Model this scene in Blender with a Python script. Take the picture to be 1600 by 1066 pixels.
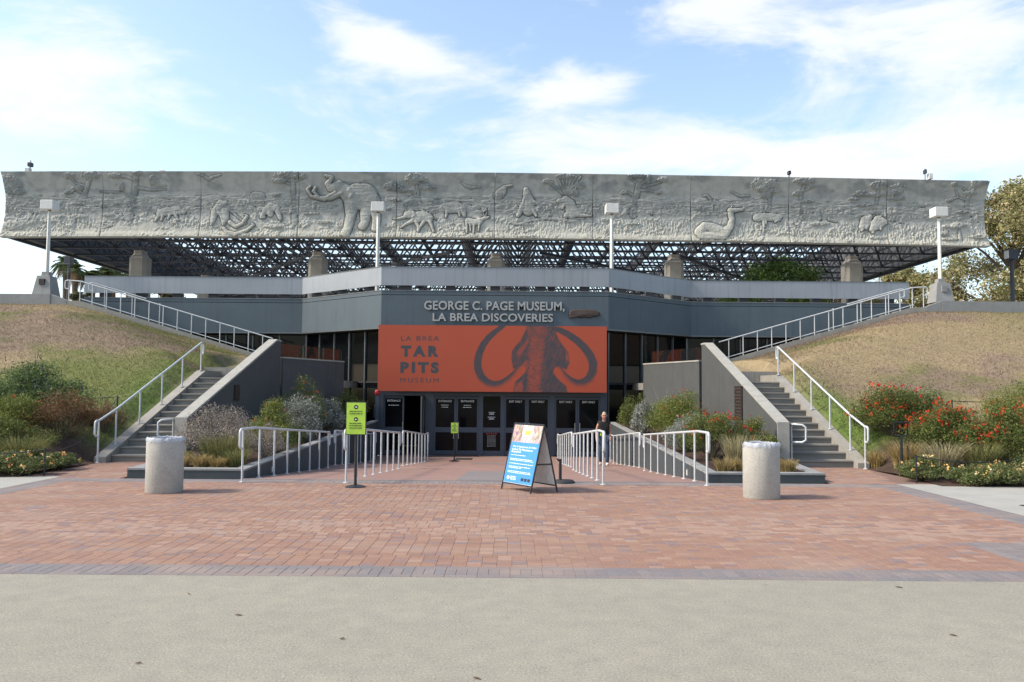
import bpy, math, random
import numpy as np
from mathutils import Matrix, Vector
R = math.radians
rnd = random.Random(7)
rg = np.random.default_rng(11)
sc = bpy.context.scene
for o in list(bpy.data.objects): bpy.data.objects.remove(o)
C = sc.collection

# ------------------------------------------------------------------ camera
cam = bpy.data.cameras.new('camera'); camo = bpy.data.objects.new('camera', cam); C.objects.link(camo)
cam.lens = 29.05; cam.sensor_width = 36; cam.clip_end = 4000; cam.clip_start = 0.05
camo.matrix_world = Matrix.Translation((0.65, 0, 1.7)) @ Matrix.Rotation(R(90 + 3.325), 4, 'X') @ Matrix.Rotation(R(0.45), 4, 'Z')
sc.camera = camo
# ------------------------------------------------------------------ sky, sun, exposure
SUN_DIR = Vector((-0.72, -0.12, 0.68)).normalized()          # towards the sun
el = math.asin(SUN_DIR.z); az = math.atan2(SUN_DIR.x, SUN_DIR.y)
world = bpy.data.worlds.new('World'); sc.world = world; world.use_nodes = True
wt = world.node_tree; wt.nodes.clear()
class NB:
    """tiny node-maths builder"""
    def __init__(s, t): s.t = t
    def n(s, typ, **k):
        x = s.t.nodes.new(typ)
        for a, b in k.items(): setattr(x, a, b)
        return x
    def put(s, sock, v):
        if hasattr(v, 'links') or isinstance(v, bpy.types.NodeSocket): s.t.links.new(v, sock)
        else: sock.default_value = v
    def m(s, op, a, b=0.0, c=0.0):
        x = s.n('ShaderNodeMath', operation=op)
        s.put(x.inputs[0], a); s.put(x.inputs[1], b); s.put(x.inputs[2], c)
        return x.outputs[0]
    def mix(s, f, a, b, blend='MIX'):
        x = s.n('ShaderNodeMix', data_type='RGBA', blend_type=blend)
        s.put(x.inputs[0], f); s.put(x.inputs[6], a); s.put(x.inputs[7], b)
        return x.outputs[2]
    def noise(s, vec, scale, detail=4, rough=.55, dist=0.0):
        x = s.n('ShaderNodeTexNoise'); s.put(x.inputs['Vector'], vec)
        x.inputs['Scale'].default_value = scale; x.inputs['Detail'].default_value = detail
        x.inputs['Roughness'].default_value = rough; x.inputs['Distortion'].default_value = dist
        return x.outputs['Fac']
    def mapping(s, vec, scale=(1, 1, 1), loc=(0, 0, 0), rot=(0, 0, 0)):
        x = s.n('ShaderNodeMapping'); s.put(x.inputs[0], vec)
        x.inputs['Scale'].default_value = scale; x.inputs['Location'].default_value = loc; x.inputs['Rotation'].default_value = rot
        return x.outputs[0]
    def ramp(s, f, pts):
        x = s.n('ShaderNodeValToRGB'); s.put(x.inputs[0], f); e = x.color_ramp.elements
        while len(e) < len(pts): e.new(.5)
        for q, (p, c) in zip(e, pts): q.position = p; q.color = (*c, 1) if len(c) == 3 else c
        return x.outputs[0]
    def smooth(s, f, a, b):
        x = s.n('ShaderNodeMapRange', interpolation_type='SMOOTHSTEP'); s.put(x.inputs[0], f)
        x.inputs[1].default_value = a; x.inputs[2].default_value = b
        return x.outputs[0]
w = NB(wt)
sky = w.n('ShaderNodeTexSky', sky_type='NISHITA', sun_disc=False)
sky.sun_elevation = el; sky.sun_rotation = az; sky.air_density = 1.0; sky.dust_density = 1.6; sky.ozone_density = 1.0
tc = w.n('ShaderNodeTexCoord'); sep = w.n('ShaderNodeSeparateXYZ'); wt.links.new(tc.outputs['Generated'], sep.inputs[0])
dx, dy, dz = sep.outputs
A_ = w.m('ARCTAN2', dx, dy); E_ = w.m('ARCSINE', dz)
cn = w.noise(w.mapping(tc.outputs['Generated'], (1.0, 1.0, 2.6), rot=(0.0, 0.15, 0.0)), 5.0, 9, .62, .55)
cn2 = w.noise(w.mapping(tc.outputs['Generated'], (1, 1, 3.0), loc=(4, 2, 1)), 14.0, 6, .6, .3)
nn = w.m('ADD', w.m('MULTIPLY', cn, .75), w.m('MULTIPLY', cn2, .25))
tot = None
def cloud(px, py, wx, wy, amp, tilt=0.0):
    global tot
    a0 = math.atan((px - 800) / 1291); e0 = math.atan((608 - py) / 1291 * math.cos(a0))
    da = w.m('SUBTRACT', A_, a0); de = w.m('SUBTRACT', E_, e0)
    if tilt: de = w.m('ADD', de, w.m('MULTIPLY', da, tilt))
    q = w.m('ADD', w.m('POWER', w.m('ABSOLUTE', w.m('DIVIDE', da, wx)), 2.0), w.m('POWER', w.m('ABSOLUTE', w.m('DIVIDE', de, wy)), 2.0))
    g = w.m('MULTIPLY', w.m('POWER', 2.718, w.m('MULTIPLY', q, -1.0)), amp)
    tot = g if tot is None else w.m('ADD', tot, g)
cloud(60, 150, .14, .08, .72, -.1)
cloud(590, 62, .085, .032, .70, .28)
cloud(900, 126, .08, .028, .72, -.1)
cloud(1450, 50, .13, .075, .62)
cloud(1130, 0, .12, .035, .50, .1)
cloud(1400, 240, .36, .05, .66)
cloud(990, 200, .16, .035, .36)
cloud(1050, 150, .55, .12, .16)
hz = w.m('POWER', 2.718, w.m('MULTIPLY', w.m('ABSOLUTE', E_), -7.5))          # haze whitens towards the horizon, all round
veil = w.smooth(w.m('ADD', w.noise(w.mapping(tc.outputs['Generated'], (1, 1, 3)), 2.2, 5), 0.0), .50, .85)
cl = w.m('ADD', tot, w.m('MULTIPLY', veil, .18))
msk = w.smooth(w.m('ADD', cl, w.m('MULTIPLY', w.m('SUBTRACT', nn, .5), 2.3)), .20, .80)
msk = w.m('MINIMUM', w.m('ADD', w.m('MULTIPLY', msk, .86), w.m('ADD', w.m('MULTIPLY', hz, .36), .04)), 1.0)
skycol = w.mix(msk, w.mix(1.0, sky.outputs[0], (1.03, 1.03, .99, 1), 'MULTIPLY'), (3.45, 3.55, 3.65, 1))
bg = w.n('ShaderNodeBackground'); wt.links.new(skycol, bg.inputs[0]); bg.inputs[1].default_value = 0.15
wo = w.n('ShaderNodeOutputWorld'); wt.links.new(bg.outputs[0], wo.inputs[0])
sun = bpy.data.lights.new('sun', 'SUN'); suno = bpy.data.objects.new('sun', sun); C.objects.link(suno)
sun.energy = 2.55; sun.angle = R(8.0); sun.color = (1.0, .91, .78)
suno.rotation_euler = SUN_DIR.to_track_quat('Z', 'Y').to_euler(); suno.location = (-20, -10, 30)
sc.view_settings.view_transform = 'Standard'; sc.view_settings.look = 'None'; sc.view_settings.gamma = 1; sc.view_settings.use_curve_mapping = False
sc.view_settings.exposure = 1.0

# ------------------------------------------------------------------ materials
def new_mat(name):
    m = bpy.data.materials.new(name); m.use_nodes = True; t = m.node_tree
    b = t.nodes['Principled BSDF']; return m, NB(t), b, t
def mat(name, c1, c2=None, scale=6.0, rough=.7, metal=0.0, spec=.4, bump=0.0, bscale=40.0, stretch=(1, 1, 1), detail=5,
        big=0.25, streak=0.0, speck=0.0, speckscale=220.0, contrast=.22):
    m, n, b, t = new_mat(name); c2 = c2 or tuple(x * .78 for x in c1)
    g = n.n('ShaderNodeNewGeometry').outputs['Position']
    f = n.noise(n.mapping(g, stretch), scale, detail)
    col = n.ramp(f, [(.5 - contrast, c2), (.5 + contrast, c1)])
    if big:
        f2 = n.noise(g, scale * .13, 3)
        col = n.mix(n.m('MULTIPLY', n.smooth(f2, .35, .7), big), col, tuple(x * .72 for x in c1) + (1,))
    if streak:
        f3 = n.smooth(n.noise(n.mapping(g, (5, 5, .18)), 1.6, 6, .65), .48, .75)
        col = n.mix(n.m('MULTIPLY', f3, streak), col, tuple(x * .45 for x in c1) + (1,))
    if speck:
        f4 = n.noise(g, speckscale, 2)
        col = n.mix(n.m('MULTIPLY', n.smooth(f4, .56, .68), speck), col, tuple(x * .45 for x in c1) + (1,))
        col = n.mix(n.m('MULTIPLY', n.smooth(f4, .44, .32), speck * .8), col, tuple(min(1, x * 1.45) for x in c1) + (1,))
    if speck and speckscale > 60:
        f5 = n.noise(g, speckscale * .22, 3); col = n.mix(n.m('MULTIPLY', n.smooth(f5, .62, .72), speck * .7), col, tuple(x * .6 for x in c1) + (1,))
    t.links.new(col, b.inputs['Base Color'])
    b.inputs['Roughness'].default_value = rough; b.inputs['Metallic'].default_value = metal; b.inputs['Specular IOR Level'].default_value = spec
    if bump:
        bp = n.n('ShaderNodeBump'); bp.inputs['Strength'].default_value = bump; bp.inputs['Distance'].default_value = .02
        t.links.new(n.noise(g, bscale, 4), bp.inputs['Height']); t.links.new(bp.outputs[0], b.inputs['Normal'])
    return m
def dusty(n, g, c, f=.5):
    c = n.mix(n.m('MULTIPLY', n.smooth(n.noise(n.mapping(g, (.6, 1.6, 1)), 1.1, 7, .62), .44, .70), f), c, (.30, .220, .172, 1))
    return n.mix(n.m('MULTIPLY', n.smooth(n.noise(g, 2.3, 6, .6), .56, .74), f * .6), c, (.17, .115, .096, 1))
def attr_mat(name, rough=.75, spec=.25, transl=0.0, bump=0.0, bscale=60, var=0.0, vscale=30, dust=0.0):
    m, n, b, t = new_mat(name)
    a = n.n('ShaderNodeAttribute', attribute_name='Col').outputs['Color']
    g = n.n('ShaderNodeNewGeometry').outputs['Position']
    if var:
        a = n.mix(n.m('MULTIPLY', n.smooth(n.noise(g, vscale, 5), .38, .68), var), a, (.5, .5, .5, 1), 'MULTIPLY')
    if dust: a = dusty(n, g, a, dust)
    t.links.new(a, b.inputs['Base Color']); b.inputs['Roughness'].default_value = rough; b.inputs['Specular IOR Level'].default_value = spec
    if bump:
        bp = n.n('ShaderNodeBump'); bp.inputs['Strength'].default_value = bump; bp.inputs['Distance'].default_value = .03
        t.links.new(n.noise(g, bscale, 4), bp.inputs['Height']); t.links.new(bp.outputs[0], b.inputs['Normal'])
    if transl:
        tr = n.n('ShaderNodeBsdfTranslucent'); t.links.new(a, tr.inputs[0])
        mx = n.n('ShaderNodeMixShader'); mx.inputs[0].default_value = transl
        t.links.new(b.outputs[0], mx.inputs[1]); t.links.new(tr.outputs[0], mx.inputs[2])
        t.links.new(mx.outputs[0], t.nodes['Material Output'].inputs[0])
    return m
def objcol_mat(name, rough=.8):
    m, n, b, t = new_mat(name)
    oi = n.n('ShaderNodeObjectInfo').outputs['Color']; g = n.n('ShaderNodeNewGeometry').outputs['Position']
    c = n.mix(n.m('MULTIPLY', n.smooth(n.noise(g, 40, 5), .4, .7), .35), oi, (.45, .42, .4, 1), 'MULTIPLY')
    c = dusty(n, g, c, .55)
    t.links.new(c, b.inputs['Base Color']); b.inputs['Roughness'].default_value = rough; b.inputs['Specular IOR Level'].default_value = .3
    bp = n.n('ShaderNodeBump'); bp.inputs['Strength'].default_value = .25; bp.inputs['Distance'].default_value = .004
    t.links.new(n.noise(g, 120, 4), bp.inputs['Height']); t.links.new(bp.outputs[0], b.inputs['Normal'])
    return m
def plain(name, c, rough=.5, metal=0.0, spec=.5):
    m, n, b, t = new_mat(name)
    g = n.n('ShaderNodeNewGeometry').outputs['Position']
    f = n.noise(g, 9, 4)
    t.links.new(n.ramp(f, [(.3, tuple(x * .85 for x in c)), (.7, c)]), b.inputs['Base Color'])
    b.inputs['Roughness'].default_value = rough; b.inputs['Metallic'].default_value = metal; b.inputs['Specular IOR Level'].default_value = spec
    return m
def glass_mat(name, tint, alpha, rough=.03):
    m, n, b, t = new_mat(name)
    tr = n.n('ShaderNodeBsdfTransparent'); tr.inputs[0].default_value = (*tint, 1)
    gl = n.n('ShaderNodeBsdfGlossy'); gl.inputs['Roughness'].default_value = rough; gl.inputs['Color'].default_value = (.9, .95, .95, 1)
    fr = n.n('ShaderNodeFresnel'); fr.inputs[0].default_value = 1.4
    mx = n.n('ShaderNodeMixShader'); n.put(mx.inputs[0], n.m('ADD', n.m('MULTIPLY', fr.outputs[0], .12), alpha))
    t.links.new(tr.outputs[0], mx.inputs[1]); t.links.new(gl.outputs[0], mx.inputs[2]); t.links.new(mx.outputs[0], t.nodes['Material Output'].inputs[0])
    return m
M = {}
M['concrete'] = mat('concrete_pavement', (.290, .268, .214), (.250, .232, .189), scale=5, rough=.9, spec=.2, bump=.25, bscale=60, speck=.6, speckscale=62, big=.25, detail=12, contrast=.17)
M['walk'] = mat('pale_concrete', (.36, .345, .305), (.30, .29, .26), scale=2, rough=.9, spec=.2, bump=.2, bscale=120, speck=.2)
M['stone'] = mat('stair_concrete', (.33, .31, .27), (.25, .235, .205), scale=3, rough=.9, spec=.2, bump=.3, bscale=50, speck=.25, speckscale=90, streak=.25)
M['step'] = mat('worn_step_concrete', (.25, .237, .208), (.155, .147, .132), scale=4, rough=.9, spec=.2, bump=.3, bscale=60, stretch=(.35, 1.5, 3))
M['column'] = mat('column_concrete', (.33, .315, .285), (.27, .255, .23), scale=2, rough=.9, spec=.2, bump=.2, bscale=40, streak=.35)
M['kerb'] = mat('kerb_concrete', (.28, .28, .27), (.22, .22, .215), scale=3, rough=.9, spec=.2, bump=.2, streak=.2)
M['frieze'] = mat('frieze_cast_concrete', (.345, .342, .312), (.28, .278, .255), scale=2.2, rough=.85, spec=.25, bump=.35, bscale=26, streak=.30, speck=.15, speckscale=60, big=.3)
M['friezecol'] = attr_mat('frieze_stain_and_light', .85, .25, 0, .4, 24, .35, 3.0)  # colour attribute holds stains plus light painted on the lower band
M['frame_dark'] = plain('roof_frame_steel', (.022, .026, .034), .55)
M['friezeshade'] = mat('frieze_back_shade', (.10, .105, .115), (.06, .065, .07), scale=3, rough=.9, stretch=(1, 3, .3))  # dark tone stands in for shade on the frieze's inner side
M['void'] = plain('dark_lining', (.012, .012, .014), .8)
M['slate'] = mat('slate_blue_painted_wall', (.083, .110, .128), (.070, .093, .109), scale=1.5, rough=.62, spec=.35, streak=.34, big=.3)
M['wall'] = mat('grey_painted_stucco', (.078, .081, .079), (.064, .067, .065), scale=2.5, rough=.75, spec=.3, bump=.2, bscale=70, streak=.34)
M['planter'] = mat('dark_planter_paint', (.056, .066, .072), (.045, .054, .06), scale=3, rough=.65, spec=.35, bump=.15, bscale=60, streak=.25)
M['coping'] = mat('coping_concrete', (.37, .355, .31), (.29, .28, .25), scale=4, rough=.9, spec=.2, bump=.3, bscale=70, streak=.2)
M['band'] = mat('galvanised_parapet', (.30, .32, .345), (.26, .28, .30), scale=1.2, rough=.5, metal=.25, spec=.4, streak=.38, big=.3)
M['rail'] = plain('white_painted_tube', (.52, .54, .545), .38)
M['steel'] = plain('brushed_steel', (.55, .52, .47), .3, .9)
M['mullion'] = plain('window_mullion', (.14, .15, .155), .35, .5)
M['doorframe'] = plain('door_frame_paint', (.042, .058, .082), .42)
M['glass'] = plain('dark_tinted_glass', (.005, .006, .007), .06, 0, .16)
M['clearglass'] = glass_mat('balustrade_glass', (.80, .88, .85), .03)
M['letters'] = plain('cast_metal_letters', (.36, .36, .35), .45, .3)
M['print'] = attr_mat('banner_print', .55, .35)
M['ink'] = plain('banner_ink', (.045, .05, .056), .55)
M['white'] = plain('white_paint', (.78, .78, .76), .5)
M['black'] = plain('black_metal', (.015, .016, .017), .42)
M['rubber'] = plain('black_rubber', (.02, .021, .022), .75)
M['lime'] = plain('lime_sign_face', (.42, .66, .06), .45)
M['blue'] = plain('blue_poster', (.045, .25, .66), .45)
M['red'] = plain('red_enamel', (.42, .02, .03), .35)
M['bronze'] = mat('bronze', (.055, .042, .036), (.03, .024, .021), scale=30, rough=.5, metal=.5, bump=.6, bscale=60)
M['rustbrown'] = mat('brown_cast_emblem', (.075, .05, .04), (.035, .026, .024), scale=20, rough=.7, bump=.7, bscale=40)
M['lamp'] = plain('lamp_paint', (.58, .57, .53), .5)
M['lamphead'] = plain('lamp_head_paint', (.64, .635, .60), .5)
M['soil'] = mat('mulch_soil', (.085, .055, .042), (.04, .028, .022), scale=24, rough=1, spec=.1, bump=.9, bscale=45)
M['bark'] = mat('bark', (.17, .13, .095), (.08, .06, .045), scale=14, rough=.95, spec=.1, bump=.8, bscale=20, stretch=(1, 1, .3))
M['palmbark'] = mat('palm_bark', (.16, .12, .09), (.08, .06, .05), scale=12, rough=.95, spec=.1, bump=.6, bscale=20)
M['stem'] = plain('plant_stem', (.10, .085, .05), .8)
M['leaf'] = attr_mat('leaf', .6, .3, .30)
M['petal'] = attr_mat('petal', .65, .2, .25)
M['lawn'] = attr_mat('lawn_soil', .95, .1, 0, .9, 14, .45, 9)
M['blade'] = attr_mat('grass_blade', .8, .15, .25)
M['brick'] = attr_mat('brick_paver', .85, .25, 0, .2, 120, .25, 40, .55)
M['brick1'] = objcol_mat('brick_paver_single')
M['joint'] = mat('sand_joint', (.225, .145, .12), (.17, .115, .095), scale=40, rough=1, spec=.1)
M['can'] = mat('aggregate_concrete', (.44, .425, .385), (.36, .35, .315), scale=5, rough=.9, spec=.2, bump=.5, bscale=90, speck=.5, speckscale=70, streak=.12)
M['terrace'] = mat('terrace_paving', (.35, .34, .31), rough=.9)
M['field'] = mat('ground_turf', (.16, .16, .07), (.22, .18, .10), scale=.8, rough=1, spec=.1)

# bag plastic
def bag_mat():
    m, n, b, t = new_mat('liner_plastic')
    b.inputs['Base Color'].default_value = (.46, .48, .52, 1); b.inputs['Roughness'].default_value = .25
    tr = n.n('ShaderNodeBsdfTransparent'); mx = n.n('ShaderNodeMixShader'); mx.inputs[0].default_value = .30
    t.links.new(b.outputs[0], mx.inputs[1]); t.links.new(tr.outputs[0], mx.inputs[2]); t.links.new(mx.outputs[0], t.nodes['Material Output'].inputs[0])
    return m
M['bag'] = bag_mat(); M['bagin'] = plain('liner_inside_shade', (.10, .105, .115), .4)  # inside colour darkened to stand for shade in the can's opening
# brick texture for the ramp beyond the built pavers
def ramp_mat():
    m, n, b, t = new_mat('ramp_brick')
    g = n.n('ShaderNodeNewGeometry').outputs['Position']
    bt = n.n('ShaderNodeTexBrick'); t.links.new(g, bt.inputs['Vector']); bt.offset = .5
    bt.inputs['Color1'].default_value = (.262, .150, .116, 1); bt.inputs['Color2'].default_value = (.235, .136, .108, 1); bt.inputs['Mortar'].default_value = (.19, .13, .11, 1)
    bt.inputs['Scale'].default_value = 1; bt.inputs['Brick Width'].default_value = .2; bt.inputs['Row Height'].default_value = .1; bt.inputs['Mortar Size'].default_value = .004
    c = n.mix(n.m('MULTIPLY', n.smooth(n.noise(g, 1.3, 4), .4, .7), .35), bt.outputs[0], (.305, .20, .16, 1))
    c = n.mix(n.m('MULTIPLY', n.smooth(n.noise(g, 18, 4), .4, .7), .25), c, (.2, .12, .1, 1))
    t.links.new(c, b.inputs['Base Color']); b.inputs['Roughness'].default_value = .85
    return m
M['ramp'] = ramp_mat()

# ------------------------------------------------------------------ object helpers
ORG = {}
def link(o, parent=None):
    C.objects.link(o)
    if parent is not None: o.parent = parent
    return o
def tag(o, label=None, cat=None, group=None, kind=None):
    if label: o['label'] = label
    if cat: o['category'] = cat
    if group: o['group'] = group
    if kind: o['kind'] = kind
    return o
def thing(name, label, cat, loc=(0, 0, 0), rotz=0.0, group=None, local=False):
    o = bpy.data.objects.new(name, None); o.empty_display_size = .2
    o.location = loc; o.rotation_euler = (0, 0, rotz); link(o)
    ORG[o] = Vector((0, 0, 0)) if local else Vector(loc)
    return tag(o, label, cat, group)
def copy_tree(o, parent=None):
    c = o.copy(); C.objects.link(c); c.parent = parent
    for ch in [x for x in bpy.data.objects if x.parent == o]: copy_tree(ch, c)
    return c
def np_obj(name, V, F, material, parent=None, col=None, smooth=False):
    V = np.asarray(V, dtype=np.float32).reshape(-1, 3); org = ORG.get(parent)
    if org is not None: V = V - np.array(org, dtype=np.float32)
    me = bpy.data.meshes.new(name)
    if isinstance(F, np.ndarray):
        k = F.shape[1]; nf = len(F)
        me.vertices.add(len(V)); me.vertices.foreach_set('co', V.ravel())
        me.loops.add(nf * k); me.loops.foreach_set('vertex_index', F.astype(np.int32).ravel())
        me.polygons.add(nf); me.polygons.foreach_set('loop_start', np.arange(0, nf * k, k, dtype=np.int32))
        me.update(calc_edges=True)
    else:
        me.from_pydata(V.tolist(), [], F); me.update()
    me.polygons.foreach_set('use_smooth', np.full(len(me.polygons), bool(smooth)))
    if col is not None:
        a = me.color_attributes.new('Col', 'FLOAT_COLOR', 'POINT')
        c4 = np.ones((len(V), 4), dtype=np.float32); c4[:, :3] = col; a.data.foreach_set('color', c4.ravel())
    me.materials.append(material)
    o = bpy.data.objects.new(name, me); link(o, parent)
    if org is not None: ORG[o] = org
    return o
class MB:
    def __init__(s): s.v = []; s.f = []
    def add(s, vs, fs):
        b = len(s.v); s.v += [tuple(x) for x in vs]; s.f += [tuple(b + i for i in f) for f in fs]; return s
    def box(s, x0, x1, y0, y1, z0, z1, mtx=None):
        vs = [(x, y, z) for z in (z0, z1) for y in (y0, y1) for x in (x0, x1)]
        if mtx is not None: vs = [mtx @ Vector(q) for q in vs]
        return s.add(vs, [(0, 2, 3, 1), (4, 5, 7, 6), (0, 1, 5, 4), (2, 6, 7, 3), (0, 4, 6, 2), (1, 3, 7, 5)])
    def bbox(s, x0, x1, y0, y1, z0, z1, b=.01, mtx=None):
        """box with chamfered vertical and top edges"""
        a = [(x0 + b, y0), (x1 - b, y0), (x1, y0 + b), (x1, y1 - b), (x1 - b, y1), (x0 + b, y1), (x0, y1 - b), (x0, y0 + b)]
        cx, cy = (x0 + x1) / 2, (y0 + y1) / 2
        def ins(p, d): return (p[0] + (d if p[0] < cx else -d), p[1] + (d if p[1] < cy else -d))
        rings = [[(*p, z0) for p in a], [(*p, z1 - b) for p in a], [(*ins(p, b), z1) for p in a]]
        vs = [q for r in rings for q in r]
        if mtx is not None: vs = [mtx @ Vector(q) for q in vs]
        fs = [tuple(range(7, -1, -1)), tuple(range(16, 24))]
        for r in range(2):
            for i in range(8): fs.append((r * 8 + i, r * 8 + (i + 1) % 8, r * 8 + 8 + (i + 1) % 8, r * 8 + 8 + i))
        return s.add(vs, fs)
    def prism(s, poly, axis, a, b):
        """polygon extruded along axis: 'x' poly=(y,z), 'y' poly=(x,z), 'z' poly=(x,y)"""
        def P(p, t): return {'x': (t, p[0], p[1]), 'y': (p[0], t, p[1]), 'z': (p[0], p[1], t)}[axis]
        n = len(poly); vs = [P(p, a) for p in poly] + [P(p, b) for p in poly]
        fs = [tuple(range(n))[::-1], tuple(range(n, 2 * n))] + [(i, (i + 1) % n, n + (i + 1) % n, n + i) for i in range(n)]
        return s.add(vs, fs)
    def tube(s, path, r, seg=10, cap=True):
        path = [Vector(p) for p in path]; n = len(path); rs = r if isinstance(r, (list, tuple)) else [r] * n
        rings = []; up = None
        for i, p in enumerate(path):
            if i == 0: d = path[1] - p
            elif i == n - 1: d = p - path[i - 1]
            else: d = (path[i + 1] - p).normalized() + (p - path[i - 1]).normalized()
            if d.length < 1e-9: d = Vector((0, 0, 1))
            d.normalize()
            if up is None: up = Vector((0, 0, 1)) if abs(d.z) < .9 else Vector((1, 0, 0))
            a = up - d * up.dot(d)
            if a.length < 1e-6: a = d.orthogonal()
            a.normalize(); up = a; c = d.cross(a)
            rings.append([p + (a * math.cos(2 * math.pi * k / seg) + c * math.sin(2 * math.pi * k / seg)) * rs[i] for k in range(seg)])
        vs = [q for g in rings for q in g]; fs = []
        for i in range(n - 1):
            for k in range(seg): fs.append((i * seg + k, i * seg + (k + 1) % seg, (i + 1) * seg + (k + 1) % seg, (i + 1) * seg + k))
        if cap: fs += [tuple(range(seg))[::-1], tuple(range((n - 1) * seg, n * seg))]
        return s.add(vs, fs)
    def lathe(s, prof, c=(0, 0, 0), seg=32, wob=None, cap=True):
        vs = []; n = len(prof)
        for i, (r, z) in enumerate(prof):
            for k in range(seg):
                a = 2 * math.pi * k / seg; rr, zz = (r, z) if wob is None else wob(i, a, r, z)
                vs.append((c[0] + rr * math.cos(a), c[1] + rr * math.sin(a), c[2] + zz))
        fs = [(i * seg + k, i * seg + (k + 1) % seg, (i + 1) * seg + (k + 1) % seg, (i + 1) * seg + k) for i in range(n - 1) for k in range(seg)]
        if cap and prof[0][0] > 1e-5: fs.append(tuple(range(seg))[::-1])
        if cap and prof[-1][0] > 1e-5: fs.append(tuple(range((n - 1) * seg, n * seg)))
        return s.add(vs, fs)
    def build(s, name, material, parent=None, smooth=False):
        o = np_obj(name, s.v, s.f, material, parent)
        if smooth:
            o.data.polygons.foreach_set('use_smooth', np.ones(len(o.data.polygons), dtype=bool))
            try: o.data.set_sharp_from_angle(angle=R(40))
            except Exception: pass
        return o
def box(name, material, parent, *a, **k): return MB().box(*a, **k).build(name, material, parent)
def struct(o): o['kind'] = 'structure'; return o
def text_mesh(s, size, extrude=0.0, bold=0.0, spacing=1.0, align='CENTER', word=1.0):
    cu = bpy.data.curves.new('t', 'FONT'); cu.body = s; cu.size = size; cu.extrude = extrude; cu.offset = bold
    cu.align_x = align; cu.space_character = spacing; cu.space_word = word; cu.resolution_u = 3
    o = bpy.data.objects.new('t', cu); C.objects.link(o); bpy.context.view_layer.update()
    me = bpy.data.meshes.new_from_object(o.evaluated_get(bpy.context.evaluated_depsgraph_get()))
    V = [v.co.copy() for v in me.vertices]; F = [tuple(p.vertices) for p in me.polygons]
    bpy.data.objects.remove(o); bpy.data.curves.remove(cu); bpy.data.meshes.remove(me)
    return V, F
def split_letters(V, F):
    par = list(range(len(V)))
    def fd(i):
        while par[i] != i: par[i] = par[par[i]]; i = par[i]
        return i
    key = {}
    for i, v in enumerate(V):
        k = (round(v.x, 5), round(v.y, 5), round(v.z, 5))
        if k in key: par[fd(i)] = fd(key[k])
        else: key[k] = i
    for f in F:
        for i in f[1:]: par[fd(i)] = fd(f[0])
    gr = {}
    for f in F: gr.setdefault(fd(f[0]), []).append(f)
    out = []
    for fs in gr.values():
        ids = sorted({i for f in fs for i in f}); mp = {a: b for b, a in enumerate(ids)}
        out.append(([V[i] for i in ids], [tuple(mp[i] for i in f) for f in fs]))
    out.sort(key=lambda q: min(v.x for v in q[0]))
    return out
def fit_text(s, x0, x1, z0, z1, Y, material, parent, name, extrude=.004, bold=0.0, spacing=1.0, split=False):
    """text facing -Y whose box is exactly x0..x1, z0..z1"""
    V, F = text_mesh(s, 1.0, 0, bold, spacing)
    if extrude:
        # closed slab: front face, back rim
        pass
    xs = [v.x for v in V]; ys = [v.y for v in V]; sx = (x1 - x0) / (max(xs) - min(xs)); sz = (z1 - z0) / (max(ys) - min(ys))
    a, b = min(xs), min(ys)
    outs = []
    for vs, fs in (split_letters(V, F) if split else [(V, F)]):
        W = [(x0 + (v.x - a) * sx, Y, z0 + (v.y - b) * sz) for v in vs]
        if extrude:
            n = len(W); edges = {}
            for f in fs:
                for i in range(len(f)):
                    e = (f[i], f[(i + 1) % len(f)]); edges[e] = 1
            W = [(p[0], Y - extrude, p[2]) for p in W] + [(p[0], Y, p[2]) for p in W]
            rim = [(p, q, q + n, p + n) for (p, q) in edges if (q, p) not in edges]
            fs = list(fs) + rim
        outs.append(np_obj(name, W, [tuple(f) for f in fs], material, parent))
    return outs
# numpy value noise
def vnoise(x, y, seed=0):
    r = np.random.default_rng(seed); T = r.random((256, 256))
    xi = np.floor(x).astype(int); yi = np.floor(y).astype(int); fx = x - xi; fy = y - yi
    fx = fx * fx * (3 - 2 * fx); fy = fy * fy * (3 - 2 * fy)
    g = lambda a, b: T[a & 255, b & 255]
    return (g(xi, yi) * (1 - fx) + g(xi + 1, yi) * fx) * (1 - fy) + (g(xi, yi + 1) * (1 - fx) + g(xi + 1, yi + 1) * fx) * fy
def fbm(x, y, o=4, seed=0):
    s = 0; a = .5; t = 0
    for i in range(o): s = s + a * vnoise(x * 2 ** i, y * 2 ** i, seed + i); t += a; a *= .5
    return s / t
def sstep(x, a, b):
    t = np.clip((x - a) / (b - a), 0, 1); return t * t * (3 - 2 * t)
# ================================================================== THE SETTING
def quad_sheet(name, rects, z, material, kind='structure'):
    m = MB()
    for x0, x1, y0, y1 in rects: m.add([(x0, y0, z), (x1, y0, z), (x1, y1, z), (x0, y1, z)], [(0, 1, 2, 3)])
    o = m.build(name, material); o['kind'] = kind; return o
quad_sheet('ground', [(-1500, 1500, -400, 15.2), (-1500, -4.6, 15.2, 60), (4.6, 1500, 15.2, 60), (-1500, 1500, 60, 2500)], -.06, M['field'])
quad_sheet('concrete_pavement', [(-70, 70, -40, 7.56)], 0.0, M['concrete'])
quad_sheet('concrete_path', [(-40, -7.76, 7.56, 15.6)], .0, M['walk'])
quad_sheet('concrete_path', [(7.76, 40, 7.56, 15.4)], .0, M['walk'])
plaza = quad_sheet('brick_plaza', [(-7.755, 7.755, 7.565, 15.36), (-8.75, -6.55, 15.362, 18.75), (6.55, 8.75, 15.362, 18.75)], -.0025, M['joint'])
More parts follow.
